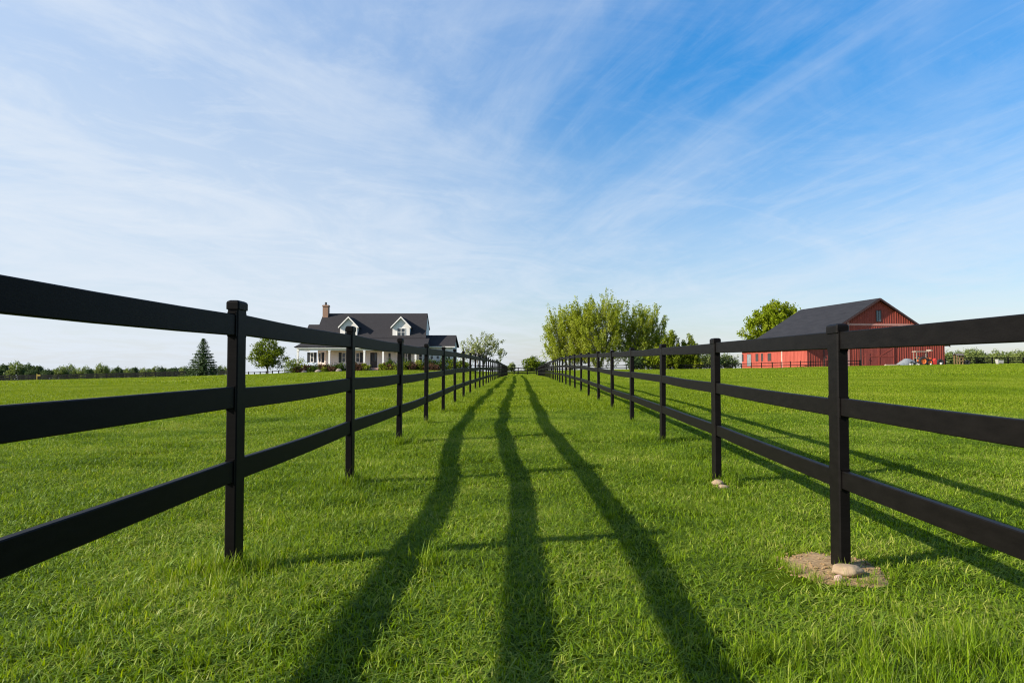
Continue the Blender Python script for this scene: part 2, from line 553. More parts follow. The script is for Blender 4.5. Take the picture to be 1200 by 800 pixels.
def far_fence(path, spacing, h, rails, rh, label, pw=.13, name='paddock_fence', dx=0):
    """path: list of (X, Y); posts follow the ground"""
    root = thing(name, (path[0][0], path[0][1], ground(*path[0])), label, 'fence')
    org = root.location
    pm = MB().box(-pw / 2, pw / 2, -pw / 2, pw / 2, -.4, h).mesh('post', MAT['fence_far'])
    pts = []
    for (a, b2) in zip(path[:-1], path[1:]):
        L = math.hypot(b2[0] - a[0], b2[1] - a[1])
        n = max(1, round(L / spacing))
        for i in range(n):
            t = i / n
            pts.append((a[0] + (b2[0] - a[0]) * t, a[1] + (b2[1] - a[1]) * t))
    pts.append(path[-1])
    P3 = [Vector((x, y, ground(x, y))) for x, y in pts]
    for p in P3:
        o = link(bpy.data.objects.new('post', pm), root)
        o.location = p - org
        o.rotation_euler = (RNG.uniform(-.02, .02), RNG.uniform(-.02, .02), RNG.uniform(-.1, .1))
        o.scale = (1, 1, RNG.uniform(.97, 1.06))
    step = 2
    for k in range(0, len(P3) - 1, step):
        a, b2 = P3[k], P3[min(k + step, len(P3) - 1)]
        d = (b2 - a)
        off = Vector((d.y, -d.x, 0)).normalized() * (pw / 2 + .022)
        if off.y > 0:
            off = -off
        for z in rails:
            mb = MB()
            mb.chbar(a + off + Vector((0, 0, z + RNG.uniform(-.02, .02))), b2 + off + Vector((0, 0, z + RNG.uniform(-.02, .02))), .035, rh, .004)
            mb.build('rail', MAT['fence_far'], root, org)
    return root


def gp(x, Y):
    return (P(x, 430, Y).x, Y)


far_fence([gp(-90, 120), gp(0, 120), gp(240, 119), gp(278, 118)], 1.75, 1.2, (.32, .68, 1.04), .23, 'long dark three-rail fence far across the house pasture, before the wooded edge', .15)
far_fence([gp(278, 113), gp(334, 106), gp(346, 100)], 1.55, .95, (.45, .85), .11, 'low dark two-rail fence meeting the corner of the white house', .14)
far_fence([gp(520, 106), gp(560, 104), gp(593, 104)], 2.4, 1.1, (.4, .95), .13, 'dark rail fence below the pale airy tree beside the house', .13)
far_fence([(left_x(95) + .12, 98.5), (right_x(95) - .1, 98.5)], 1.35, 1.05, (.30, .62, .98), .12, 'dark cross fence closing the end of the grass lane', .14)
far_fence([(right_x(95) + .6, 129), gp(700, 130), gp(785, 130), gp(858, 129)], 2.6, .98, (.38, .82), .14, 'dark two-rail fence running under the tall yellow-green trees', .15)
far_fence([gp(858, 128), gp(905, 117), gp(950, 108), gp(1008, 107.5)], 2.6, 1.0, (.42, .86), .10, 'brown-black two-rail fence along the red barn wall', .12)
far_fence([gp(1108, 109), gp(1200, 109), gp(1330, 108)], 2.3, 1.1, (.35, .68, 1.02), .12, 'dark three-rail fence beyond the tractor, below bushy trees', .14)

# gate post and marker
p = P(602.5, 438, 97.8)
g = ground(p.x, 97.8)
t = thing('gate_post', (p.x, 97.8, g), 'tall dark pole standing above the cross fence at lane end', 'post')
mb = MB()
mb.tube([(0, 0, -.3), (0, 0, 1.42)], [.075, .065], 8)
mb.tube([(0, 0, 1.42), (0, 0, 1.47)], [.08, .05], 8)
mb.build('shaft', MAT['fence_far'], t)
MB().box(-.05, .03, -.10, -.07, .9, 1.0).build('hinge', MAT['iron'], t)

p = P(45, 447, 117.5)
t = thing('marker_post', (p.x, 117.5, ground(p.x, 117.5)), 'small yellow marker post in front of the far dark fence', 'marker')
MB().box(-.32, -.20, -.05, .05, -.3, 1.35).build('shaft', MAT['yellow'], t)
MB().box(-.20, .34, -.045, .045, .95, 1.18).build('arm', MAT['yellow'], t)


# ------------------------------------------------------------------ stones
def rock(name, loc, size, seed, mat, label, cat='stone', group=None, flat=1.0):
    import bmesh
    bm = bmesh.new()
    bmesh.ops.create_icosphere(bm, subdivisions=4, radius=1)
    for v in bm.verts:
        d = v.co.normalized()
        n = 1 + .20 * mnoise.noise(d * 1.2 + Vector((seed, 0, 0))) + .05 * mnoise.noise(d * 4 + Vector((0, seed, 0)))
        v.co = Vector((d.x * size[0], d.y * size[1], d.z * size[2] * (flat if d.z < 0 else 1))) * n
    me = bpy.data.meshes.new(name)
    bm.to_mesh(me)
    bm.free()
    me.polygons.foreach_set('use_smooth', [True] * len(me.polygons))
    me.materials.append(mat)
    o = link(bpy.data.objects.new(name, me))
    o.location = loc
    return tag(o, label, cat, group)


q = P(992, 669, 3.40)
rock('field_stone', (q.x, 3.40, ground(q.x, 3.40) + .035), (.072, .055, .030), 2.3, MAT['stone'], 'rounded flat tan stone lying at the foot of the near fence post')
q = P(984, 677, 3.30)
rock('field_stone', (q.x, 3.31, ground(q.x, 3.31) + .022), (.024, .018, .017), 5.3, MAT['steps'], 'small brown stone tucked under the rounded flat tan stone')
q = P(842, 566, 5.80)
rock('field_stone', (q.x - .01, 5.80, ground(q.x, 5.80) + .035), (.045, .04, .026), 7.7, MAT['stone'], 'tan pebble-like stone touching the second barn-side fence post')
q = P(846, 571, 5.72)
rock('field_stone', (q.x, 5.70, ground(q.x, 5.70) + .022), (.042, .035, .02), 9.1, MAT['stone'], 'pale low stone half sunk in grass before the second post')


# ------------------------------------------------------------------ foliage
def leaf_cloud(centers, radii, per, size, up=.3, spray=None, tint_c=None, squash=.8, out=None):
    """quads scattered in clumps: centers (n,3), radii (n,), per leaves each; spray: (n,3) axis along which the clump is drawn out"""
    n = len(centers)
    idx = np.repeat(np.arange(n), per)
    off = NP.normal(0, 1, (len(idx), 3)) * radii[idx][:, None] * .55
    off[:, 2] *= squash
    if spray is not None:
        t = NP.uniform(-1, 1, len(idx))
        off = off * (1 - .45 * np.abs(t))[:, None] + spray[idx] * t[:, None]
    c = centers[idx] + off
    nrm = NP.normal(0, 1, (len(idx), 3))
    nrm[:, 2] += up
    if out is not None:
        nrm += out[idx] * .9
    nrm /= np.linalg.norm(nrm, axis=1)[:, None]
    a = np.cross(nrm, NP.normal(0, 1, (len(idx), 3)))
    a /= np.linalg.norm(a, axis=1)[:, None] + 1e-9
    b2 = np.cross(nrm, a)
    s = size * NP.uniform(.6, 1.35, len(idx))[:, None]
    vs = np.stack([c - a * s, c - b2 * s * .5 + nrm * s * .12, c + a * s, c + b2 * s * .5 + nrm * s * .12], 1).reshape(-1, 3)
    fs = [(4 * i, 4 * i + 1, 4 * i + 2, 4 * i + 3) for i in range(len(idx))]
    base = (NP.uniform(.3, .7, n) if tint_c is None else tint_c)[idx]
    tint = np.clip(base + NP.normal(0, .13, len(idx)), 0, 1)
    return vs, fs, tint


def crown_points(lobes, n, shell=.55):
    lobes = np.array(lobes, float)
    vol = lobes[:, 3] * lobes[:, 4] * lobes[:, 5]
    k = NP.choice(len(lobes), n, p=vol / vol.sum())
    d = NP.normal(0, 1, (n, 3))
    d /= np.linalg.norm(d, axis=1)[:, None]
    r = NP.uniform(shell ** 2, 1, n) ** .5
    return lobes[k, :3] + d * lobes[k, 3:] * r[:, None], d


def make_tree(name, lobes, n, per, leaf, clump, trunk_r, fork, label, cat, loc, leafm, bark='bark', limbs=8, spray=0.0, stems=1, group=None, shell=.5, rz=0.0, stem_spread=.5):
    root = thing(name, loc, label, cat, group, rz)
    pts, d = crown_points(lobes, n, shell)
    mb = MB()
    zmid = float(np.mean([l[2] for l in lobes]))
    for s in range(stems):
        ang = 2 * math.pi * s / max(stems, 1) + .4
        off = Vector((math.cos(ang), math.sin(ang) * .6, 0)) * (stem_spread if stems > 1 else 0)
        base = off * .3 + Vector((0, 0, -.3))
        top = Vector((off.x * 1.6, off.y * 1.6, fork))
        mid = base.lerp(top, .5) + Vector((RNG.uniform(-.1, .1), RNG.uniform(-.1, .1), 0)) * fork * .2
        rr = trunk_r / math.sqrt(stems)
        mb.tube([base, base + Vector((0, 0, .5)), mid, top], [rr * 1.5, rr * 1.05, rr * .9, rr * .75], 8)
        for k in NP.choice(n, min(limbs, n), replace=False):
            e = Vector(pts[k])
            st = base.lerp(top, RNG.uniform(.6, 1.0))
            m1 = st.lerp(e, .4) + Vector((0, 0, abs(e.z - st.z) * .12 + .1))
            m2 = st.lerp(e, .75) + Vector((RNG.uniform(-.2, .2), RNG.uniform(-.2, .2), .1))
            mb.tube([st, m1, m2, e], [rr * .5, rr * .32, rr * .17, rr * .05], 5)
    mb.build('trunk', MAT[bark], root)
    sp = None
    if spray:
        ax = d * .45 + np.array([0, 0, .9])
        ax /= np.linalg.norm(ax, axis=1)[:, None]
        sp = ax * spray * NP.uniform(.6, 1.3, n)[:, None]
    radii = clump * NP.uniform(.6, 1.35, n)
    vs, fs, tint = leaf_cloud(pts, radii, per, leaf, spray=sp, out=d)
    me = quads_mesh('crown', vs, fs, MAT[leafm], tint)
    link(bpy.data.objects.new('crown', me), root)
    return root


def at_tree(x, Y):
    X = P(x, 430, Y).x
    return (X, Y, ground(X, Y))


# the tall yellow-green group at the lane end
HT = 137.0
s = HT / 800.0
for (x, wd, top, lab, seed) in [(668, 66, 352, 'tall yellow-green tree nearest the lane in the big group', 1), (700, 70, 343, 'tallest yellow-green tree in the middle of the big group', 2),
                                (744, 64, 348, 'yellow-green tree with feathery edge at barn side of big group', 3)]:
    loc = at_tree(x, HT + (seed % 2) * 3)
    H = (433 - top) * s
    R = wd / 2 * s
    lob = [(0, 0, H * .52, R * .98, R * .9, H * .36), (R * .3, 0, H * .74, R * .62, R * .6, H * .25), (-R * .4, .4, H * .68, R * .6, R * .55, H * .25), (R * .05, -.8, H * .28, R * .95, R * .8, H * .22)]
    if seed == 3:
        lob += [(R * .75, 0, H * .55, R * .55, R * .5, H * .28), (R * .5, 0, H * .35, R * .5, R * .5, H * .18)]
    if seed == 1:
        lob += [(-R * .55, 0, H * .36, R * .55, R * .55, H * .26)]
    make_tree('shade_tree', lob, 400, 74, .165, .50, .42, H * .34, lab, 'tree', loc, 'leaf_willow', 'palebark', 18, 1.3, 3, 'tall yellow-green trees at the end of the lane', .35, stem_spread=1.3)

# pale airy tree beside the house
Y0 = 116
s = Y0 / 800
loc = at_tree(564, Y0)
H = (434 - 387) * s
make_tree('shade_tree', [(0, 0, H * .68, 2.6, 2.4, H * .30), (2.2, 0, H * .60, 2.3, 2.0, H * .24), (-2.0, .2, H * .58, 2.2, 2.0, H * .26), (3.0, 0, H * .36, 1.3, 1.3, H * .15), (-2.4, 0, H * .4, 1.6, 1.5, H * .16)],
          95, 34, .15, .48, .20, H * .36, 'airy pale green tree with open branches beside the house wing', 'tree', loc, 'leaf_pale', 'palebark', 22, .4, 2, None, .3)
# round maple by the house
Y0 = 110
s = Y0 / 800
loc = at_tree(313.5, Y0)
H = (442 - 394) * s
make_tree('shade_tree', [(0, 0, H * .62, 2.5, 2.4, H * .36), (-1.5, 0, H * .48, 1.6, 1.6, H * .22), (1.4, 0, H * .45, 1.7, 1.6, H * .24), (.2, 0, H * .85, 1.3, 1.3, H * .16), (0, 0, H * .34, 2.0, 1.8, H * .12)],
          150, 46, .15, .50, .15, H * .3, 'round green lawn tree between the spruce and the house', 'tree', loc, 'leaf_dark', 'bark', 14, 0, 1, None, .35)
# tree behind the barn
Y0 = 152
s = Y0 / 800
loc = at_tree(908, Y0)
H = (432 - 353) * s
make_tree('shade_tree', [(0, 0, H * .66, 5.2, 4.6, H * .32), (-4.0, 0, H * .55, 3.4, 3.2, H * .25), (4.2, 0, H * .66, 3.4, 3.0, H * .26), (.5, 0, H * .86, 3.2, 2.8, H * .15), (-2, 0, H * .4, 4, 3, H * .18), (1.5, -1.2, H * .68, 3.4, 3.0, H * .24), (-2.2, -1, H * .66, 3.2, 3, H * .2)],
          330, 56, .26, .80, .35, H * .3, 'broad bright green tree rising behind the barn roof', 'tree', loc, 'leaf_fresh', 'bark', 16, .5, 1, None, .45)


def make_spruce(loc, H, R, label):
    root = thing('spruce_tree', loc, label, 'tree')
    MB().tube([(0, 0, -.3), (0, 0, H * .5), (0, 0, H * .98)], [H * .026, H * .016, .01], 7).build('trunk', MAT['bark'], root)
    cs, sp, rad, tn = [], [], [], []
    z = .06 * H
    while z < H * .985:
        q = z / H
        r = R * (1 - q) ** .85 * RNG.uniform(.86, 1.1) + .05
        k = max(5, int(17 * (1 - q) + 5))
        a0 = RNG.uniform(0, 6.28)
        for i in range(k):
            a = a0 + 2 * math.pi * i / k + RNG.uniform(-.15, .15)
            rr = r * RNG.uniform(.78, 1.12)
            m_ = max(2, int(rr / .32))
            tn0 = RNG.uniform(.25, .7)
            for j in range(m_):
                u = (j + .7) / m_
                zz = z - rr * .30 * u + rr * .22 * u * u * u
                cs.append((math.cos(a) * rr * u, math.sin(a) * rr * u, zz))
                sp.append((math.cos(a) * .22, math.sin(a) * .22, -.05))
                rad.append(.21 * (1.15 - .4 * u))
                tn.append(min(1, tn0 + .15 * u))
        z += H * .044 * (1.08 - .45 * q)
    cs, sp, rad, tn = (np.array(x, float) for x in (cs, sp, rad, tn))
    vs, fs, tint = leaf_cloud(cs, rad, 11, .115, up=1.2, spray=sp, tint_c=tn, squash=.35)
    link(bpy.data.objects.new('crown', quads_mesh('crown', vs, fs, MAT['leaf_spruce'], tint)), root)
    return root


Y0 = 111
make_spruce(at_tree(238, Y0), (443 - 396) * Y0 / 800, 2.95, 'dark blue-green spruce standing alone in the house pasture')


def conical(name, x, Y, top, wd, label, leafm='leaf_cedar', group=None, base=433, n=150):
    loc = at_tree(x, Y)
    s = Y / 800
    H, R = (base - top) * s, wd / 2 * s
    lob = []
    for i in range(7):
        q = .12 + .13 * i
        lob.append((RNG.uniform(-.08, .08) * R, 0, H * q, R * (1.02 - .80 * q), R * (1.02 - .80 * q), H * .12))
    return make_tree(name, lob, n, 70, .17, .42, .16, H * .3, label, 'tree', loc, leafm, 'bark', 4, .55, 1, group, .55)


conical('conifer_tree', 786, 132.5, 389, 46, 'taller of the two bushy conical evergreens beyond the pasture fence', n=230)
conical('conifer_tree', 806, 133, 392, 40, 'shorter bushy conical evergreen with dark skirt beside its taller twin', n=190)


def make_shrub(name, x, Y, wd, top, base, leafm, label, group=None, zoff=0.0, cat='shrub', leaf=.11, n=26, per=34, dep=.8):
    X = P(x, 430, Y).x
    loc = (X, Y, ground(X, Y) + zoff)
    s = Y / 800
    H, R = (base - top) * s, wd / 2 * s
    root = thing(name, loc, label, cat, group)
    lob = [(0, 0, H * .5, R * .9, R * dep, H * .46), (R * .35, -.1, H * .4, R * .6, R * .5, H * .36), (-R * .35, .1, H * .42, R * .6, R * .5, H * .38)]
    pts, d = crown_points(lob, n, .45)
    pts[:, 2] = np.maximum(pts[:, 2], .06)
    mb = MB()
    for k in range(6):
        e = Vector(pts[k])
        mb.tube([(e.x * .12, e.y * .12, -.1), e * .6, e], [.03, .02, .008], 5)
    mb.build('stem', MAT['bark'], root)
    rad = min(R, H) * .42 * NP.uniform(.6, 1.3, n)
    vs, fs, tint = leaf_cloud(pts, rad, per, leaf, out=d)
    link(bpy.data.objects.new('foliage', quads_mesh('foliage', vs, fs, MAT[leafm], tint)), root)
    return root


# bushes beyond the cross fence and right far fence
make_shrub('bush', 622, 128, 19, 420, 438, 'leaf_dark', 'round dark green bush beyond the lane end fence', cat='bush', leaf=.2, n=60)
make_shrub('bush', 598.5, 130, 10, 427, 438, 'leaf_far', 'small pale bush behind the tall pole at lane end', cat='bush', leaf=.2)
make_shrub('bush', 634, 132, 16, 425, 438, 'leaf_fardark', 'low bush behind where the barn-side lane fence ends', cat='bush', leaf=.2)
make_shrub('bush', 746, 131.5, 22, 417, 434, 'leaf_fardark', 'dark bush under the feathery edge of the tall tree group', cat='bush', leaf=.2, n=60)
make_shrub('bush', 762, 132.2, 30, 416, 434, 'leaf_fresh', 'bright green bush between the dark bush and the conical evergreens', cat='bush', leaf=.2, n=60)
make_shrub('bush', 826, 142, 34, 417, 434, 'leaf_far', 'wide green bush between the conical evergreens and the barn', cat='bush', leaf=.2, n=70)
make_shrub('bush', 852, 146, 28, 419, 434, 'leaf_far', 'low green bush touching the far corner of the barn', cat='bush', leaf=.2, n=60)

# distant tree rows
PROT = []
for i, (hw, leafm) in enumerate([(.50, 'leaf_far'), (.62, 'leaf_far'), (.42, 'leaf_fardark'), (.55, 'leaf_fardark'), (.40, 'leaf_far')]):
    H = 6.0
    R = H * hw
    lob = [(0, 0, H * .55, R * .8, R * .8, H * .36), (0, 0, H * .22, R * .95, R * .9, H * .2)]
    for k in range(5):
        a = RNG.uniform(0, 6.28)
        lob.append((math.cos(a) * R * .5, math.sin(a) * R * .5, H * RNG.uniform(.35, .78), R * .5, R * .5, H * .2))
    PROT.append((i, lob, leafm))
ROWS = []
for x, top, w in [(-62, 421, 1), (-44, 424, 0), (-27, 419, 1), (-8, 422, 0), (5, 424, 2), (18, 421, 1), (31, 424, 3), (40, 427, 2), (46, 426, 2), (56, 431, 3), (70, 427, 0), (81, 425, 1), (90, 431, 4), (98, 427, 0), (108, 431, 2), (119, 424, 1),
                  (130, 430, 4), (140, 428, 3), (151, 431, 0), (157, 428, 2), (170, 430, 1), (183, 428, 4), (194, 430, 1), (206, 431, 3), (216, 433, 0), (259, 428.5, 4), (268, 434, 1)]:
    ROWS.append((x, top, w, 450 - x * .03, 'L'))
for x, top, w in [(-52, 432, 2), (-18, 431, 3), (0, 431, 2), (12, 433, 3), (26, 432, 2), (36, 433, 3), (52, 433, 2), (64, 434, 3), (76, 433, 2), (86, 434, 3), (104, 434, 2), (114, 433, 3), (125, 434, 2), (135, 433, 3), (146, 434, 2), (164, 434, 3), (177, 434, 2), (189, 434, 3), (200, 434, 2), (211, 435, 3), (225, 434, 3), (250, 434, 2)]:
    ROWS.append((x, top, w, 450, 'L'))
for x, top, w in [(1112, 409, 1), (1121, 411, 0), (1131, 407, 1), (1143, 406, 0), (1150, 410, 3), (1160, 413, 1), (1170, 407.5, 0), (1178, 411, 4), (1188, 410, 1), (1197, 408, 0), (1210, 407, 1), (1224, 411, 4), (1238, 407, 0), (1256, 409, 1),
                  (1276, 406, 3), (1296, 409, 0)]:
    ROWS.append((x, top, w, 428, 'R'))
protos = {}
special = {119: 'pale airy tree standing highest midway along the far left tree row', 259: 'lone small tree showing between the spruce and the near post',
           18: 'tall loose-crowned tree near the far fence, with darker small trees beside it',
           1143: 'bushy bright green tree, roundest in the row beyond the barn', 1131: 'tree whose crown shows right above the wooden feeder frame'}
for x, top, k, base, side in ROWS:
    Y = RNG.uniform(152, 172)
    loc = at_tree(x, Y)
    zt = P(x, top, Y).z
    H = max(3.0, zt - loc[2])
    if side == 'L':
        lab = special.get(x, 'small green tree in the distant row beyond the house pasture fence' if top < 432 else 'low dark bushy tree filling the distant row beyond the house pasture fence')
        grp = 'distant trees beyond the house pasture'
    else:
        lab = special.get(x, 'rounded green tree in the row beyond the fence past the barn')
        grp = 'distant trees past the barn'
    sc_ = H / 6.0
    wsc = sc_ * RNG.uniform(.8, 1.05) if side == 'R' else min(sc_ * RNG.uniform(.65, .9), 1.05)
    if k not in protos:
        i, lob, leafm = PROT[k]
        r = make_tree('field_tree', lob, 95, 28, .26, .62, .13, 2.4, lab, 'tree', loc, leafm, 'bark', 6, 0, 1, grp, .45)
        r.scale = (wsc, wsc, sc_)
        protos[k] = r
    else:
        dup(protos[k], loc, RNG.uniform(0, 6.28), (wsc, wsc, sc_), lab, grp)

# ------------------------------------------------------------------ house
HX, HY = P(440, 430, 102.5).x, 102.5
HG = P(440, 434.3, 99.7).z
house = thing('farmhouse', (HX, HY, HG), 'white farmhouse with dark roof, two dormers and a wrap-around porch', 'house')
HO = house.location
FW = 102.5                 # front wall plane


def hx(px, Y=FW):
    return P(px, 430, Y).x


zr = P(440, 368, 107).z
zb = P(440, 397, 102.2).z
ze = P(440, 407, 99.7).z
XL, XR = hx(382), hx(495.5)
rl, rr_ = hx(379.5, 107), hx(497.5, 107)
floor_z = P(440, 431, 99.7).z
mb = MB()
mb.prism([(XL, FW, HG - .4), (XL, 109.4, HG - .4), (XL, 109.4, zr - 2.3), (XL, 107, zr - .16), (XL, FW, zb + .1)], (XR - XL, 0, 0))
mb.prism([(hx(366), 105.2, HG - .4), (hx(366), 110.4, HG - .4), (hx(366), 110.4, 5.0), (hx(366), 107.8, 7.0), (hx(366), 105.2, 5.0)], (XL - hx(366) - .003, 0, 0))
wall = mb.build('wall', MAT['siding'], house, HO)
# roof planes
mb = MB()
T = .14
mb.slab([(rl - .1, 102.2, zb), (rr_ + .85, 102.2, zb), (rr_ + .45, 107, zr), (rl - .1, 107, zr)], T)
mb.slab([(rr_ + .45, 107.003, zr), (rr_ + .45, 109.8, zr - 2.4), (rl - .1, 109.8, zr - 2.4), (rl - .1, 107.003, zr)], T)
roof = mb.build('roof', MAT['roof'], house, HO)
# rear wing roof
wl = hx(362, 108)
zw = P(362, 381, 108).z
mb = MB()
mb.slab([(wl, 105.0, 5.05), (rl + .3, 105.0, 5.05), (rl + .3, 107.8, zw), (wl, 107.8, zw)], .12)
mb.slab([(rl + .3, 107.803, zw), (rl + .3, 110.7, 5.05), (wl, 110.7, 5.05), (wl, 107.803, zw)], .12)
mb.build('wing_roof', MAT['roof'], house, HO)
# porch roof with a hip at the lane-far corner
pl, pr = hx(344.5, 99.7), hx(500.5, 99.7)
pu = hx(364, 102.2)
mb = MB()
mb.slab([(pl, 99.7, ze), (pr, 99.7, ze), (pr, 102.25, zb + .0), (pu, 102.25, zb)], .10)
mb.slab([(pl, 105.6, ze), (pl, 99.703, ze), (pu, 102.25, zb), (pu, 105.6, zb)], .10)
mb.prism([(pr - .1, 99.8, ze - .02), (pr - .1, 102.3, ze - .02), (pr - .1, 102.3, zb - .03)], (.06, 0, 0))
porch_roof = mb.build('porch_roof', MAT['roof'], house, HO)
mb = MB()
mb.box(pl + .15, pr - .05, 99.75, 99.79, ze - .16, ze - .01)          # fascia
mb.box(pl + .35, pr - .2, 99.95, 100.15, ze - .42, ze - .05)           # beam
mb.box(pl + .35, pl + .55, 100.16, 105.5, ze - .42, ze - .05)
mb.box(pl + .2, pr - .06, 99.80, 102.4, ze - .05, ze - .025)           # soffit
mb.build('porch_beam', MAT['trim'], house, HO)
mb = MB()
mb.box(pl + .3, pr - .1, 99.9, FW - .005, HG - .4, floor_z)
mb.box(pl + .3, XL - .4, FW, 105.5, HG - .4, floor_z - .003)
mb.build('porch_floor', MAT['steps'], house, HO)
for px in (349, 386, 427, 449, 487):
    X = hx(px, 100.05)
    mb = MB()
    w = .13
    mb.box(X - w, X + w, 99.92, 100.18, floor_z, ze - .423)
    mb.box(X - w - .05, X + w + .05, 99.87, 100.23, floor_z + .001, floor_z + .16)
    mb.box(X - w - .04, X + w + .04, 99.88, 100.22, ze - .56, ze - .424)
    mb.build('column', MAT['trim'], house, HO)
# steps
for i in range(3):
    X0, X1 = hx(431.5, 99.5), hx(443, 99.5)
    z1 = HG + (floor_z - HG) * (3 - i) / 3.3
    MB().box(X0, X1, 99.88 - .32 * (i + 1), 99.88 - .32 * i - .003, HG - .4, z1).build('step', MAT['steps'], house, HO)
# door
dx0, dx1 = hx(433.8), hx(442.2)
zd = P(440, 413, FW).z
mb = MB()
mb.box(dx0 - .14, dx0, FW - .06, FW - .002, floor_z + .002, zd + .14)
mb.box(dx1, dx1 + .14, FW - .06, FW - .002, floor_z + .002, zd + .14)
mb.box(dx0 + .001, dx1 - .001, FW - .06, FW - .002, zd, zd + .14)
mb.build('door_frame', MAT['trim'], house, HO)
for s_ in (0, 1):
    a, b2 = (dx0 + .01, (dx0 + dx1) / 2 - .006) if s_ == 0 else ((dx0 + dx1) / 2 + .006, dx1 - .01)
    d_ = MB().box(a, b2, FW - .045, FW - .003, floor_z + .004, zd - .004).build('door', MAT['dark_door'], house, HO)
    MB().box(a + .12, b2 - .12, FW - .052, FW - .0455, floor_z + 1.0, zd - .2).build('door_glass', MAT['glass'], d_, HO)
    hxk = b2 - .07 if s_ == 0 else a + .04
    MB().box(hxk, hxk + .03, FW - .09, FW - .046, floor_z + .95, floor_z + 1.1).build('handle', MAT['iron'], d_, HO)


def house_window(x0, x1, z0, z1, Yw, parent, name='window', shutters=(), bars=1):
    mb = MB()
    f = .08
    mb.box(x0, x0 + f, Yw - .05, Yw - .002, z0, z1)
    mb.box(x1 - f, x1, Yw - .05, Yw - .002, z0, z1)
    mb.box(x0 + f, x1 - f, Yw - .05, Yw - .002, z1 - f, z1)
    mb.box(x0 + f, x1 - f, Yw - .05, Yw - .002, z0, z0 + f)
    for k in range(bars):
        xm = x0 + (x1 - x0) * (k + 1) / (bars + 1)
        mb.box(xm - .04, xm + .04, Yw - .047, Yw - .002, z0 + f + .001, z1 - f - .001)
    zm = (z0 + z1) / 2
    mb.box(x0 + f + .001, x1 - f - .001, Yw - .040, Yw - .002, zm - .03, zm + .03)
    w = mb.build(name, MAT['trim'], parent, HO)
    if parent is house:
        MB().box(x0 + f, x1 - f, Yw - .024, Yw - .004, z0 + f, z1 - f).build('pane', MAT['glass'], w, HO)
        for sx in shutters:
            a = x0 - .46 if sx < 0 else x1 + .04
            MB().box(a, a + .42, Yw - .045, Yw - .003, z0 - .02, z1 + .02).build('shutter', MAT['shutter'], w, HO)
    return w


zw0, zw1 = P(370, 424.5, FW).z, P(370, 413, FW).z
for a, b2, sh in ((363.5, 367.5, (-1, 1)), (373, 376.3, (1,)), (400.5, 405, (-1, 1)), (416.8, 421.5, (1,)), (454.5, 458.5, ()), (466, 470.5, (1,)), (474.5, 478, (1,))):
    house_window(hx(a), hx(b2), zw0, zw1, FW, house, 'window', sh, 0)
house_window(hx(490.5), hx(495.5), zw0, zw1, FW, house, 'window', (), 0)

# dormers
sl = (zr - zb) / (107 - 102.2)


def roof_y(z):
    return 102.2 + (z - zb) / sl


for px, hidden in ((408.2, 0), (469.8, 1)):
    X = hx(px, 102.6)
    hw = 10.1 * 102.6 / 800
    ov = 11.8 * 102.6 / 800
    zeave, zpk = P(px, 384, 102.6).z, P(px, 371.6, 102.6).z
    Yf = 102.62
    zbot = zb + (Yf - 102.2) * sl
    ze2 = zpk - (zpk - zeave) / ov * hw - .02
    dm = MB()
    dm.prism([(X - hw, Yf, zbot - .1), (X + hw, Yf, zbot - .1), (X + hw, Yf, ze2 - .1), (X, Yf, zpk - .13), (X - hw, Yf, ze2 - .1)], (0, roof_y(zpk) - Yf - .3, 0))
    dob = dm.build('dormer', MAT['siding'], house, HO)
    mb = MB()
    for s_ in (-1, 1):
        a = [(X + s_ * ov, Yf - .28, zeave), (X, Yf - .28, zpk), (X, roof_y(zpk) + .2, zpk), (X + s_ * ov, roof_y(zeave) + .2, zeave)]
        if s_ < 0:
            a = a[::-1]
        nrm = (Vector(a[1]) - Vector(a[0])).cross(Vector(a[2]) - Vector(a[0]))
        mb.slab(a if nrm.z > 0 else a[::-1], .09)
    mb.build('dormer_roof', MAT['roof'], dob, HO)
    mb = MB()
    for s_ in (-1, 1):
        mb.slab([(X + s_ * (ov + .02), Yf - .315, zeave - .10), (X + s_ * (ov + .02), Yf - .315, zeave + .12), (X, Yf - .315, zpk + .12), (X, Yf - .315, zpk - .12)], .03)
    mb.build('rake_trim', MAT['trim'], dob, HO)
    z0, z1 = P(px, 394.3, Yf).z, P(px, 384.3, Yf).z
    wdw = 5.0 * 102.6 / 800
    house_window(X - wdw, X + wdw, z0, z1, Yf, dob, 'window', (), 1)
    MB().box(X - wdw + .081, X + wdw - .081, Yf - .024, Yf - .004, z0 + .081, z1 - .081).build('pane', MAT['glass'], dob, HO)

# chimney
cx0, cx1 = hx(378.3, 106.5), hx(384.6, 106.5)
zc = P(381, 357.5, 106.5).z
mb = MB()
mb.box(cx0, cx1, 106.1, 107.0, HG - .3, zc - .25)
mb.box(cx0 - .07, cx1 + .07, 106.03, 107.07, zc - .25, zc - .1)
mb.box(cx0 - .02, cx1 + .02, 106.08, 107.02, zc - .1, zc)
ch = mb.build('chimney', MAT['chimney'], roof, HO)
mb = MB()
mb.tube([((cx0 + cx1) / 2 - .05, 106.55, zc), ((cx0 + cx1) / 2 - .05, 106.55, zc + .38)], [.17, .15], 10)
mb.tube([((cx0 + cx1) / 2 - .05, 106.55, zc + .38), ((cx0 + cx1) / 2 - .05, 106.55, zc + .46)], [.22, .10], 10)
mb.build('chimney_pot', MAT['iron'], house, HO)

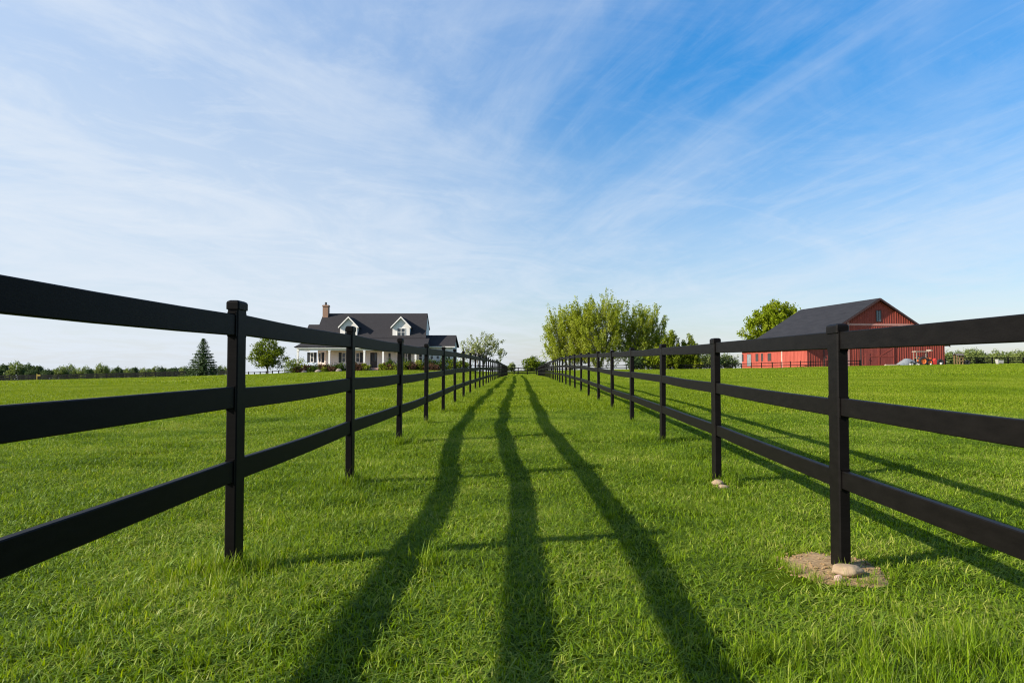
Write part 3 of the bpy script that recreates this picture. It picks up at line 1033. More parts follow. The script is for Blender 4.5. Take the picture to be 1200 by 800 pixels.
# side wing
zr2, ze3 = P(515, 393.5, 106).z, P(515, 406, 102.6).z
wr = hx(531, 103)
mb = MB()
mb.prism([(XR + .003, 103.01, HG - .4), (XR + .003, 109, HG - .4), (XR + .003, 109, ze3), (XR + .003, 106, zr2 - .15), (XR + .003, 103, ze3)], (wr - XR, 0, 0))
mb.build('wing_wall', MAT['siding'], house, HO)
mb = MB()
mb.slab([(XR + .004, 102.6, ze3), (wr + .35, 102.6, ze3), (wr + .2, 106, zr2), (XR + .004, 106, zr2)], .12)
mb.slab([(wr + .2, 106.003, zr2), (wr + .35, 109.4, ze3), (XR + .004, 109.4, ze3), (XR + .004, 106.003, zr2)], .12)
mb.build('wing_roof', MAT['roof'], house, HO)
MB().box(XR + .01, wr + .33, 102.57, 102.6, ze3 - .10, ze3 + .04).build('wing_trim', MAT['trim'], house, HO)
for a, b2 in ((504, 508), (511, 515), (524.5, 528)):
    house_window(hx(a, 103), hx(b2, 103), P(505, 421, 103).z, P(505, 412.5, 103).z, 103, house, 'window', (), 0)

# shrubs and bed stones in front of the porch
BED = [(343, 17, 417, 436, 'leaf_dark', 'tall green bush at the far corner of the porch'), (352, 14, 416, 433, 'leaf_fresh', 'bright green bush behind the corner porch column'),
       (350, 12, 429, 437, 'shrub_red', 'low bronze shrub at the outer corner of the flower bed'), (362, 11, 425, 434, 'shrub_red', 'bronze shrub below the shuttered double windows'),
       (364, 9, 431, 437, 'shrub_green', 'low green mound between two pale bed stones'), (371, 12, 425, 434, 'shrub_green', 'green shrub below the second dark shutter'),
       (379, 11, 424, 434, 'shrub_red', 'grey-brown shrub beside the second porch column'), (384, 9, 427, 434, 'shrub_green', 'dark small shrub at the foot of the second porch column'),
       (382, 9, 432, 437, 'shrub_yellow', 'yellow-flowering low clump before the second porch column'), (389, 8, 431, 437, 'shrub_red', 'reddish low clump next to the yellow clump'),
       (396, 14, 423, 433, 'shrub_green', 'rounded green shrub under the single shuttered window'), (415, 12, 424, 434, 'shrub_green', 'green shrub left of the third porch column'),
       (419, 12, 429, 437, 'shrub_red', 'bronze mound left of the yellow-green shrub by the steps'), (427, 9, 423, 431, 'shrub_red', 'red-leaved shrub hiding the foot of the third column'),
       (428, 11, 429, 437, 'shrub_yellow', 'yellow-green shrub beside the brick steps on the chimney side'), (449, 11, 428, 436, 'shrub_yellow', 'yellow-green shrub beside the brick steps on the wing side'),
       (450, 7, 422, 430, 'shrub_red', 'red shrub at the foot of the fourth column'), (457, 9, 422, 434, 'shrub_green', 'dark green shrub below the square window'),
       (457, 9, 430, 436, 'shrub_red', 'bronze low clump before the dark green shrub'), (463, 10, 430, 436, 'shrub_yellow', 'golden low mound between bronze clump and big green shrub'),
       (476, 17, 422, 434, 'shrub_green', 'wide dark green shrub before the wing-side porch wall'), (473, 10, 428, 436, 'shrub_yellow', 'golden mound in front of the wide dark green shrub'),
       (484, 9, 427, 436, 'shrub_red', 'rusty shrub beside the last porch column'), (491, 10, 423, 435, 'shrub_yellow', 'tall yellow-green shrub at the end of the porch'),
       (502, 12, 421, 434, 'shrub_green', 'green shrub at the first wing window'), (512, 11, 423, 434, 'shrub_green', 'green shrub between two wing windows'),
       (522, 13, 416, 434, 'shrub_green', 'tall green shrub before the wing wall'), (534, 14, 419, 435, 'leaf_fresh', 'bright bush at the outer corner of the wing'),
       (506, 16, 430, 436, 'shrub_red', 'low dark red clump edging the bed before the wing'), (545, 12, 422, 435, 'leaf_dark', 'dark bush between the wing and the airy pale tree')]
for x, wd, top, base, lm, lab in BED:
    Yb = 98.9 if base >= 436 else 99.35
    if x in (343, 352, 534, 545, 522, 502, 512):
        Yb = 100.6 if x > 500 else 98.6
    if x == 352:
        Yb = 101.3
    make_shrub('shrub', x, Yb, wd * (.95 if x in (427, 428, 449, 450) else 1.25), top - 1.2, base, lm, lab, 'shrubs in the bed before the farmhouse', n=34, per=34, dep=.6)
for i, (x, lab) in enumerate([(356, 'pale rounded bed stone nearest the corner porch column'), (373, 'flat pale bed stone between green mound and yellow clump'), (397, 'pinkish bed stone under the round green shrub')]):
    Yb = 98.5
    X = P(x, 430, Yb).x
    rock('bed_stone', (X, Yb, ground(X, Yb) + .2), (.46, .3, .30), 3.3 * i + 1, MAT['bedstone'], lab, 'stone', 'stones edging the flower bed', .7)

# ------------------------------------------------------------------ barn
BY = 112.0
bc = P(1030.5, 428.6, BY)
ax_far = P(943, 366, 134.0)
ap = P(1031, 349.3, BY)
rzb = math.atan2(-(ax_far.x - ap.x), ax_far.y - ap.y)
BZ = P(1030, 429, BY).z
barn = thing('red_barn', (bc.x, BY, BZ), 'large red board-and-batten barn with a black gable roof', 'barn', None, rzb)
L = 22.5
HWD = 11.75
HWL = 12.6
APX = ap.z - BZ
EAVE = P(1111, 404.3, BY + 1.2).z - BZ
pitch = (APX - EAVE) / (HWD + .55)


def rz_at(u):
    return APX - pitch * abs(u)


mb = MB()
wt = .22
mb.prism([(-HWL, 0, -.6), (HWD, 0, -.6), (HWD, 0, rz_at(HWD) - wt), (0, 0, APX - wt), (-HWL, 0, rz_at(HWL) - wt)], (0, L, 0))
u = -HWL + .1
while u < HWD:
    if not (-3.3 < u < 2.6):
        zt = rz_at(u) - wt - .04
        mb.box(u - .035, u + .035, -.03, -.002, -.5, zt)
    else:
        mb.box(u - .035, u + .035, -.03, -.002, 3.45, rz_at(u) - wt - .04)
    u += .42
v = .3
while v < L:
    mb.box(-HWL - .03, -HWL + .002, v - .035, v + .035, -.5, rz_at(HWL) - wt - .05)
    v += .42
mb.build('wall', MAT['barnred'], barn)
mb = MB()
e0 = HWD + .55
for s_ in (-1, 1):
    e0 = (HWD if s_ > 0 else HWL) + .55
    EV = rz_at(e0)
    pts = [(s_ * e0, -.55, EV), (s_ * .002, -.55, APX), (s_ * .002, L + .5, APX), (s_ * e0, L + .5, EV)]
    nrm = (Vector(pts[1]) - Vector(pts[0])).cross(Vector(pts[2]) - Vector(pts[0]))
    mb.slab([Vector(p_) - Vector((0, 0, .16)) for p_ in (pts if nrm.z > 0 else pts[::-1])], .16)
rf = mb.build('roof', MAT['barnroof'], barn)
mb = MB()
for s_ in (-1, 1):
    e0 = (HWD if s_ > 0 else HWL) + .55
    EV = rz_at(e0)
    mb.slab([(s_ * e0, -.585, EV - .36), (s_ * e0, -.585, EV - .05), (s_ * .002, -.585, APX - .05), (s_ * .002, -.585, APX - .36)], .03)
mb.build('rake_board', MAT['barndark'], rf)
# facade trim
mb = MB()
mb.box(-5.62, -5.22, -.065, -.033, -.2, rz_at(5.5) - .5)
mb.build('corner_board', MAT['barntrim'], barn)
zb0 = P(1000, 381.6, BY).z - BZ
mb = MB()
mb.box(-5.21, 6.2, -.06, -.033, zb0, zb0 + .34)
mb.build('band_board', MAT['barntrim'], barn)
# gable window
zg0, zg1 = P(1031, 377.2, BY).z - BZ, P(1031, 363.2, BY).z - BZ
w = MB()
w.box(-.48, -.36, -.07, -.033, zg0, zg1)
w.box(.36, .48, -.07, -.033, zg0, zg1)
w.box(-.359, .359, -.07, -.033, zg1 - .12, zg1)
w.box(-.359, .359, -.07, -.033, zg0, zg0 + .12)
w.box(-.04, .04, -.066, -.033, zg0 + .121, zg1 - .121)
wo = w.build('gable_window', MAT['barndark'], barn)
MB().box(-.355, .355, -.05, -.034, zg0 + .125, zg1 - .125).build('pane', MAT['tarp'], wo)
# sliding doors
MB().box(-3.5, 2.8, -.11, -.034, 3.22, 3.36).build('door_track', MAT['barndark'], barn)
for a, b2, flip in ((-3.1, -.13, 0), (-.07, 2.6, 1)):
    d_ = MB()
    d_.box(a, b2, -.085, -.036, -.05, 3.21)
    do = d_.build('sliding_door', MAT['barndoor'], barn)
    br = MB()
    f = .13
    br.box(a + .002, a + f, -.115, -.0855, 0, 3.19)
    br.box(b2 - f, b2 - .002, -.115, -.0855, 0, 3.19)
    br.box(a + f, b2 - f, -.115, -.0855, 3.0, 3.19)
    br.box(a + f, b2 - f, -.115, -.0855, .02, .2)
    br.box(a + f, b2 - f, -.115, -.0855, 1.5, 1.65)
    p0, p1 = ((a + f, 1.66), (b2 - f, 2.99)) if flip else ((a + f, 2.99), (b2 - f, 1.66))
    br.slab([(p0[0], -.0855, p0[1] - .07), (p1[0], -.0855, p1[1] - .07), (p1[0], -.0855, p1[1] + .07), (p0[0], -.0855, p0[1] + .07)], .02)
    br.build('brace', MAT['barnred'], do)
MB().box(-3.34, -3.12, -.07, -.036, -.05, 3.2).build('door_gap', MAT['iron'], barn)
wd = MB().box(-2.55, -1.75, -.125, -.0875, .05, 2.1).build('wicket_door', MAT['barndoor'], barn)
MB().box(-1.86, -1.78, -.16, -.126, 1.0, 1.15).build('latch', MAT['iron'], wd)
MB().box(-9.75, -9.6, -.07, -.034, -.05, 2.7).build('door_gap', MAT['iron'], barn)
sdoor = MB().box(-9.58, -8.6, -.06, -.034, -.05, 2.55).build('side_door', MAT['barndoor'], barn)
MB().box(-9.5, -9.38, -.1, -.061, 1.3, 1.6).build('latch', MAT['iron'], sdoor)


def v_at(px):
    """distance along the barn's long wall at the photo's pixel column"""
    best, bv = 1e9, 0
    cr, sr = math.cos(rzb), math.sin(rzb)
    for i in range(0, 2300):
        v_ = i * .01
        X = bc.x + (-HWL) * cr - v_ * sr
        Y = BY + (-HWL) * sr + v_ * cr
        x_ = 609 + 800 * X / Y
        if abs(x_ - px) < best:
            best, bv = abs(x_ - px), v_
    return bv


UW = -HWL - .032
va = v_at(915)
MB().box(UW - .03, UW, va - .2, va + .2, -.3, rz_at(HWL) - wt - .06).build('corner_board', MAT['barntrim'], barn)
for px, w_, z0, z1 in ((869.5, .3, .9, 2.3), (877, .85, 0, 2.3), (886, .5, .9, 2.3), (892, .35, .9, 2.3), (900.5, .6, .9, 2.3)):
    va = v_at(px)
    fo = MB()
    fo.box(UW - .04, UW, va - w_, va - w_ + .1, z0, z1)
    fo.box(UW - .04, UW, va + w_ - .1, va + w_, z0, z1)
    fo.box(UW - .04, UW, va - w_ + .1, va + w_ - .1, z1 - .1, z1)
    ob = fo.build('stall_window' if z0 > .1 else 'stall_door', MAT['barndark'], barn)
    MB().box(UW - .02, UW, va - w_ + .101, va + w_ - .101, z0 + .02, z1 - .101).build('pane' if z0 > .1 else 'door_panel', MAT['iron'] if z0 > .1 else MAT['tarp'], ob)

# ------------------------------------------------------------------ things by the barn
TY = 107.5


def wheel(mbt, mbr, c, r, w):
    """tyre with tread lugs into mbt, dished rim into mbr; axle along Y (facing the camera)"""
    c = Vector(c)
    n = 22
    prof = [(r * .62, -w / 2), (r * .93, -w / 2), (r, -w / 3), (r, w / 3), (r * .93, w / 2), (r * .62, w / 2)]
    vs = [(c.x + q * math.cos(6.2832 * k / n), c.y + y, c.z + q * math.sin(6.2832 * k / n)) for k in range(n) for q, y in prof]
    fs = [(k * 6 + j, k * 6 + (j + 1) % 6, ((k + 1) % n) * 6 + (j + 1) % 6, ((k + 1) % n) * 6 + j) for k in range(n) for j in range(6)]
    mbt.add(vs, fs)
    for k in range(0, n):
        a = 6.2832 * (k + .5) / n
        d = Vector((math.cos(a), 0, math.sin(a)))
        t_ = Vector((-d.z, 0, d.x))
        o = c + d * r
        mbt.prism([o - t_ * .03 + Vector((0, -w * .45, 0)), o + t_ * .03 + Vector((0, -w * .45, 0)), o + t_ * .03 + Vector((0, w * .45, 0)), o - t_ * .03 + Vector((0, w * .45, 0))], d * .03)
    prof = [(r * .63, -w * .42), (r * .55, -w * .40), (r * .5, -w * .18), (r * .18, -w * .16), (r * .16, -w * .3), (.001, -w * .3)]
    vs = [(c.x + q * math.cos(6.2832 * k / n), c.y + y, c.z + q * math.sin(6.2832 * k / n)) for k in range(n) for q, y in prof]
    fs = [(k * 6 + j, k * 6 + j + 1, ((k + 1) % n) * 6 + j + 1, ((k + 1) % n) * 6 + j) for k in range(n) for j in range(5)]
    mbr.add(vs, fs)


tx = P(1083.5, 428, TY).x
tg = ground(tx, TY)
tr = thing('tractor', (tx, TY, tg), 'small orange tractor with beige canopy parked before the barn', 'tractor')
mb = MB()     # hood and body, nose towards +X
mb.prism([(-.75, 0, .62), (.95, 0, .62), (1.02, 0, .8), (1.0, 0, 1.16), (.85, 0, 1.24), (.15, 0, 1.3), (.05, 0, .95), (-.75, 0, .95)], (0, .62, 0))
mb.box(-1.0, .3, -.28, -.02, 1.12, 1.2)
mb.box(-1.0, .3, .64, .9, 1.12, 1.2)
body = mb.build('body', MAT['orange'], tr)
MB().box(1.01, 1.04, .1, .52, .82, 1.12).build('grille', MAT['iron'], body)
mb = MB()
mb.tube([(.7, .3, 1.22), (.7, .3, 1.85)], [.035, .03], 7)
mb.build('exhaust', MAT['iron'], tr)
mb = MB()
mb.box(-.75, -.3, .1, .52, .953, 1.1)
mb.box(-.85, -.74, .1, .52, .953, 1.5)
mb.build('seat', MAT['tyre'], tr)
mb = MB()
mb.tube([(-.05, .31, 1.15), (-.18, .31, 1.5)], [.02, .02], 6)
mb.tube([(-.18 + .02 * math.cos(a), .31 + .17 * math.sin(a), 1.5 + .17 * math.cos(a) * .4) for a in [i * .5236 for i in range(13)]], [.015] * 13, 5)
mb.build('steering_wheel', MAT['iron'], tr)
mb = MB()
for x_ in (-1.28, .18):
    for y_ in (-.12, .70):
        mb.box(x_ - .05, x_ + .05, y_ - .04, y_ + .04, .9 if x_ > 0 else .55, 2.10)
mb.build('canopy_post', MAT['canopy'], tr)
mb = MB()
mb.prism([(-1.48, -.25, 2.10), (.30, -.25, 2.10), (.34, -.25, 2.18), (.22, -.25, 2.25), (-1.4, -.25, 2.25)], (0, 1.1, 0))
mb.build('canopy', MAT['canopy'], tr)
for (x_, y_, r_, w_) in ((-.42, -.35, .68, .34), (-.42, 1.0, .68, .34), (.60, -.26, .50, .26), (.60, .88, .50, .26)):
    mt, mr_ = MB(), MB()
    wheel(mt, mr_, (x_, y_, r_ - .02), r_, w_)
    wh = mt.build('wheel', MAT['tyre'], tr)
    mr_.build('rim', MAT['orange'], wh)
mb = MB()     # raised loader arm
for y_ in (-.05, .67):
    mb.tube([(.35, y_, 1.15), (.35, y_, 1.9), (.75, y_, 2.25), (1.15, y_, 2.33)], [.05, .05, .05, .045], 6)
mb.build('loader_arm', MAT['canopy'], tr)
mb = MB()
mb.prism([(.80, -.3, 2.24), (1.15, -.3, 2.27), (1.17, -.3, 2.36), (.85, -.3, 2.48)], (0, 1.2, 0))
mb.build('bucket', MAT['canopy'], tr)

ix = P(1097, 428, TY - .4).x
im = thing('mower', (ix, TY - .4, ground(ix, TY - .4)), 'red hay mower on one black wheel beside the tractor', 'mower')
mb = MB()
mb.prism([(-.55, 0, .25), (-.15, 0, .12), (.30, 0, .3), (.25, 0, .7), (-.05, 0, .98), (-.30, 0, .75)], (0, .9, 0))
mb.prism([(-.35, .2, .7), (-.2, .2, .7), (.22, .2, 1.08), (.07, .2, 1.08)], (0, .4, 0))
mb.build('deck', MAT['red'], im)
mb = MB()
mb.tube([(-.55, .4, .35), (-.95, .5, .5)], [.05, .05], 6)
mb.build('hitch', MAT['red'], im)
mt, mr_ = MB(), MB()
wheel(mt, mr_, (.56, -.15, .46), .48, .28)
wh = mt.build('wheel', MAT['tyre'], im)
mr_.build('rim', MAT['iron'], wh)
MB().tube([(.56, -.15, .46), (.2, .3, .5)], [.06, .06], 6).build('axle', MAT['iron'], im)

# tarp covered trailer
cx = P(1063, 428, TY).x
cv = thing('covered_trailer', (cx, TY, ground(cx, TY)), 'low mound-shaped trailer under a grey tarp beside the tractor', 'trailer')
n = 26
mb = MB()
rows = []
for i in range(n + 1):
    u_ = i / n
    x_ = -1.45 + 2.75 * u_
    hgt = 1.12 * (math.sin(math.pi * min(1, u_ * .92 + .04)) ** .55) * (0.55 + .45 * min(1, u_ * 2.2))
    rows.append([(x_ + .03 * math.sin(j * 2.1 + i), (-.8 + 1.6 * j / 10), max(.06, hgt * (max(0, 1 - ((j - 5) / 5.0) ** 4)) ** .6) + .03 * math.sin(i * 1.7 + j * 1.3)) for j in range(11)])
vs = [p_ for r in rows for p_ in r]
fs = [(i * 11 + j, i * 11 + j + 1, i * 11 + 12 + j, i * 11 + 11 + j) for i in range(n) for j in range(10)]
mb.add(vs, fs, True)
mb.build('tarp', MAT['tarp'], cv)
for x_ in (.25, .95):
    mt, mr_ = MB(), MB()
    wheel(mt, mr_, (x_, -.86, .30), .30, .16)
    wh = mt.build('wheel', MAT['tyre'], cv)
    mr_.build('rim', MAT['white'], wh)

bx0, bx1 = P(1037, 428, TY - .4).x, P(1054, 428, TY - .4).x
for i, lab in enumerate(['lower pale plank lying before the barn doors', 'upper pale plank lying on another before the barn doors']):
    gz_ = ground(bx0 + 1, TY - .4)
    o = MB().box(bx0 + .1 * i, bx1 - .2 * i, TY - .55, TY - .2, gz_ + .06 + .10 * i, gz_ + .155 + .10 * i).build('plank', MAT['palewood'], None, (bx0, TY, gz_))
    o.location = (bx0, TY, gz_)
    tag(o, lab, 'plank', 'pale planks before the barn')


def bucket(px, Y, h, lab):
    X = P(px, 428, Y).x
    g_ = ground(X, Y)
    t_ = thing('bucket', (X, Y, g_), lab, 'bucket', 'white buckets by the farm machines')
    mb = MB()
    mb.tube([(0, 0, .0), (0, 0, h), (0, 0, h - .01), (0, 0, .03)], [h * .36, h * .46, h * .42, h * .33], 14)
    mb.build('pail', MAT['white'], t_)
    MB().tube([(h * .46 * math.cos(a), -.02, h + h * .42 * math.sin(a) - .02) for a in [i * .3927 for i in range(9)]], [.012] * 9, 5).build('handle', MAT['iron'], t_)


bucket(1067, TY - 1.4, .36, 'white bucket in front of the grey tarp')
bucket(1077, TY - 1.2, .26, 'small white bucket beside the big tractor wheel')
bucket(1091, TY - 1.3, .30, 'white bucket between tractor and red mower')
bucket(1103, TY - 1.3, .42, 'tall white pail beyond the mower wheel')

# wooden feeder frame beyond the tractor
fx = P(1123.5, 428, 106.5).x
fd = thing('hay_feeder', (fx, 106.5, ground(fx, 106.5)), 'brown wooden feeder frame standing before the far fence', 'feeder')
for x_ in (-.42, .42):
    for y_ in (-.35, .35):
        MB().box(x_ - .07, x_ + .07, y_ - .07, y_ + .07, -.2, 1.55).build('leg', MAT['wood'], fd)
MB().box(-.56, .56, -.46, -.425, .55, .72).build('crossbar', MAT['wood'], fd)
MB().box(-.56, .56, -.46, -.425, 1.05, 1.2).build('crossbar', MAT['wood'], fd)
mb = MB()
mb.slab([(-.6, -.55, 1.42), (.6, -.55, 1.42), (.6, 0, 1.75), (-.6, 0, 1.75)], .05)
mb.slab([(.6, .003, 1.75), (.6, .55, 1.42), (-.6, .55, 1.42), (-.6, .003, 1.75)], .05)
mb.build('roof', MAT['bark'], fd)
ox = P(1132, 428, 106.3).x
t_ = thing('field_roller', (ox, 106.3, ground(ox, 106.3)), 'small dark wheeled roller in the grass by the feeder', 'roller')
mt, mr_ = MB(), MB()
wheel(mt, mr_, (.15, 0, .36), .38, .5)
wh = mt.build('drum', MAT['tyre'], t_)
mr_.build('rim', MAT['iron'], wh)
MB().tube([(.15, -.3, .36), (-.5, -.3, .5), (-.85, 0, .62)], [.03, .03, .03], 6).build('handle', MAT['iron'], t_)
# white water tank
ox = P(1171.5, 428, 106.8).x
t_ = thing('water_trough', (ox, 106.8, ground(ox, 106.8)), 'white water trough standing in front of the fence past the barn', 'trough')
mb = MB()
mb.prism([(-.40, -.3, .22), (.40, -.3, .22), (.46, -.3, .66), (-.46, -.3, .66)], (0, .6, 0))
mb.box(-.50, -.28, -.32, .32, .655, .80)
mb.build('tank', MAT['white'], t_)
for x_ in (-.32, .32):
    MB().box(x_ - .05, x_ + .05, -.25, .25, -.1, .218).build('leg', MAT['white'], t_)


# ------------------------------------------------------------------ grass
def blade_patch(name, n, size, h0, h1, w0, w1, mat, lean=.55, tall=None, straw=.05, gauss=True):
    """a tuft patch: n curved tapering blades, each three faces, over about size metres"""
    if gauss:
        xy = NP.normal(0, size * .30, (n, 2))
    else:
        xy = NP.uniform(-size / 2, size / 2, (n, 2))
    ang = NP.uniform(0, 2 * math.pi, n)
    h = NP.uniform(h0, h1, n) * NP.uniform(.55, 1.0, n)
    w = NP.uniform(w0, w1, n)
    ln = np.abs(NP.normal(0, lean, n)) + .12
    d = np.stack([np.cos(ang), np.sin(ang)], 1)
    fa = ang + NP.uniform(.6, 2.5, n)
    s = np.stack([np.cos(fa), np.sin(fa)], 1)
    V = []
    for t, wt_ in ((0, .75), (.4, 1.0), (.75, .65), (1.0, .0)):
        r = h * ln * t ** 1.8
        z = h * (t - .32 * np.minimum(ln, 1.5) * t ** 2.2)
        c = np.concatenate([xy + d * r[:, None], z[:, None] - .004], 1)
        off = np.concatenate([s * (w * wt_ / 2)[:, None], np.zeros((n, 1))], 1)
        if wt_ > 0:
            V += [c - off, c + off]
        else:
            V += [c]
    vs = np.stack(V, 1).reshape(-1, 3)
    fs = []
    for i in range(n):
        b = i * 7
        fs += [(b, b + 1, b + 3, b + 2), (b + 2, b + 3, b + 5, b + 4), (b + 4, b + 5, b + 6)]
    tn = np.clip(NP.normal(.47, .25, n), 0, .88)
    dead = NP.uniform(0, 1, n) < straw
    tn[dead] = NP.uniform(.9, 1.0, dead.sum())
    me = quads_mesh(name, vs, fs, mat, np.repeat(tn, 3))
    me.polygons.foreach_set('use_smooth', [True] * len(me.polygons))
    return bpy.data.objects.new(name, me)


def scatter(name, patches, pts, label, mat):
    """one object whose vertices carry the patches (geometry nodes)"""
    pts = np.array(pts, float)       # x y z rz scale zs idx tiltx tilty
    me = bpy.data.meshes.new(name)
    me.from_pydata(pts[:, :3].tolist(), [], [])
    a = me.attributes.new('rot', 'FLOAT_VECTOR', 'POINT')
    a.data.foreach_set('vector', np.stack([pts[:, 7], pts[:, 8], pts[:, 3]], 1).astype(np.float32).ravel())
    a = me.attributes.new('scl', 'FLOAT_VECTOR', 'POINT')
    a.data.foreach_set('vector', np.stack([pts[:, 4], pts[:, 4], pts[:, 5]], 1).astype(np.float32).ravel())
    a = me.attributes.new('idx', 'INT', 'POINT')
    a.data.foreach_set('value', pts[:, 6].astype(np.int32))
    me.materials.append(mat)
    ob = link(bpy.data.objects.new(name, me))
    ng = bpy.data.node_groups.new(name + '_scatter', 'GeometryNodeTree')
    ng.interface.new_socket('Geometry', in_out='INPUT', socket_type='NodeSocketGeometry')
    ng.interface.new_socket('Geometry', in_out='OUTPUT', socket_type='NodeSocketGeometry')
    nd = ng.nodes
    gi, gout = nd.new('NodeGroupInput'), nd.new('NodeGroupOutput')
    jn = nd.new('GeometryNodeJoinGeometry')
    for p_ in patches:
        oi = nd.new('GeometryNodeObjectInfo')
        oi.inputs['Object'].default_value = p_
        oi.inputs['As Instance'].default_value = False
        g2 = nd.new('GeometryNodeGeometryToInstance')
        ng.links.new(oi.outputs['Geometry'], g2.inputs[0])
        ng.links.new(g2.outputs[0], jn.inputs[0])
    ip = nd.new('GeometryNodeInstanceOnPoints')
    ip.inputs['Pick Instance'].default_value = True

    def na(nm, ty):
        q_ = nd.new('GeometryNodeInputNamedAttribute')
        q_.data_type = ty
        q_.inputs['Name'].default_value = nm
        return q_.outputs['Attribute']
    ng.links.new(gi.outputs[0], ip.inputs['Points'])
    ng.links.new(jn.outputs[0], ip.inputs['Instance'])
    ng.links.new(na('idx', 'INT'), ip.inputs['Instance Index'])
    ng.links.new(na('rot', 'FLOAT_VECTOR'), ip.inputs['Rotation'])
    ng.links.new(na('scl', 'FLOAT_VECTOR'), ip.inputs['Scale'])
    ng.links.new(ip.outputs[0], gout.inputs[0])
    md = ob.modifiers.new('scatter', 'NODES')
    md.node_group = ng
    tag(ob, label, None, None, 'stuff')
    return ob


def in_soil(x, y, f=1.0):
    return any(((x - c[0]) / (c[2] * f)) ** 2 + ((y - c[1]) / (c[3] * f)) ** 2 < 1 for c in SOIL)


def hmap(x, y):
    v = Vector((x, y, 0))
    return mnoise.noise(v * .55) * .5 + mnoise.noise(v * 1.9 + Vector((7, 3, 1))) * .45


def grid_points(y0, y1, step, margin, nvar, base_scale, slope=.86, zs=1.0, keep=lambda x, y: True, amp=.7):
    raw = []
    y = y0
    while y < y1:
        hw = slope * max(y, 0) + margin
        x = -hw
        while x < hw:
            px, py = x + RNG.uniform(-.5, .5) * step, y + RNG.uniform(-.5, .5) * step
            if keep(px, py):
                raw.append((px, py))
            x += step
        y += step
    raw = np.array(raw)
    z = ground_np(raw[:, 0], raw[:, 1])
    e = .15 * step + .05
    gx_ = (ground_np(raw[:, 0] + e, raw[:, 1]) - ground_np(raw[:, 0] - e, raw[:, 1])) / (2 * e)
    gy_ = (ground_np(raw[:, 0], raw[:, 1] + e) - ground_np(raw[:, 0], raw[:, 1] - e)) / (2 * e)
    out = []
    for (px, py), pz, sx, sy in zip(raw, z, gx_, gy_):
        hh = 1 + amp * hmap(px, py)
        hh = max(.42, hh)
        if py < 45:      # longer where the mower cannot reach along the fence
            hh += .40 * math.exp(-((px - left_x(py)) / .38) ** 2) + .35 * math.exp(-((px - right_x(py)) / .25) ** 2)
        out.append((px, py, pz, RNG.uniform(0, 6.283), base_scale * RNG.uniform(.9, 1.15), base_scale * zs * hh * RNG.uniform(.85, 1.15), RNG.randrange(nvar), 0, 0))
    return out


near_p = [blade_patch('lawn_tuft', 760, .46, .026, .074, .0030, .0062, MAT['grass'], 1.3, straw=.035) for _ in range(9)]
pts = grid_points(.4, 13.5, .27, 2.6, 9, 1.0, zs=.76, keep=lambda x, y: not in_soil(x, y, 1.22))
# wisps at the edge of the soil
scatter('lawn_grass', near_p, pts, 'short bright green grass of the lane and nearby pasture', MAT['grass'])
n_near = len(pts)

mid_p = [blade_patch('meadow_tuft', 900, 1.0, .035, .085, .006, .011, MAT['pasture'], .7) for _ in range(8)]
pts = grid_points(13.2, 44, .55, 4, 8, 1.0)
scatter('meadow_grass', mid_p, pts, 'green meadow grass farther along the lane', MAT['pasture'])


def keep_far(x, y):
    if -34 < x < -9 and y > 99.3:
        return False
    if 40 < x < 68 and y > 108.5 + (x - 56) * .0:
        return False
    return True


far_p = [blade_patch('pasture_tuft', 620, 2.6, .07, .15, .022, .042, MAT['pasture'], .7) for _ in range(6)]
pts = grid_points(43.5, 134, 1.35, 10, 6, 1.0, slope=.80, keep=keep_far)
scatter('pasture_grass', far_p, pts, 'green grass of the wide pastures out to the far fences', MAT['pasture'])

# taller growth along the fence lines and in the near corner
tall_p = [blade_patch('tall_tuft', 70, .16, .10, .24, .0035, .0065, MAT['grass'], .5, straw=.05) for _ in range(5)]
tall_p += [blade_patch('stalk_tuft', 9, .16, .16, .34, .0018, .0032, MAT['straw'], .35, straw=.12) for _ in range(3)]
pts = []


def put(x, y, idx, s, zs=None):
    pts.append((x, y, ground(x, y), RNG.uniform(0, 6.28), s, (zs or s), idx, 0, 0))


for k in range(-2, 16):
    Yk = 3.53 + 2.4 * k
    for X, amt in ((left_x(Yk), 16), (right_x(Yk), 5 if k != 0 else 0)):
        for i in range(amt):
            a, r = RNG.uniform(0, 6.28), abs(RNG.gauss(0, .13)) + .03
            put(X + math.cos(a) * r, Yk + math.sin(a) * r, RNG.randrange(5), RNG.uniform(.35, .75))
        if k != 0 or X < 0:
            put(X + RNG.uniform(-.05, .05), Yk - .08, 5 + RNG.randrange(3), RNG.uniform(.5, .9))
for Yk, nn in ((3.53, 20), (5.93, 16), (8.33, 10)):
    for i in range(nn):
        a, r = RNG.uniform(0, 6.28), abs(RNG.gauss(0, .12)) + .04
        put(left_x(Yk) + math.cos(a) * r * 1.2, Yk - .06 + math.sin(a) * r, RNG.randrange(5), RNG.uniform(.5, .85))
    for i in range(3):
        put(left_x(Yk) + RNG.uniform(-.05, .08), Yk - .09, 5 + RNG.randrange(3), RNG.uniform(.5, .8))
for i in range(700):
    Y = RNG.uniform(1.0, 30)
    s_ = RNG.choice((-1, 1))
    X = (left_x(Y) if s_ < 0 else right_x(Y)) + RNG.gauss(0, .16)
    if not in_soil(X, Y, 1.3) and (s_ < 0 or RNG.random() < .45):
        put(X, Y, RNG.randrange(5), RNG.uniform(.3, .6))
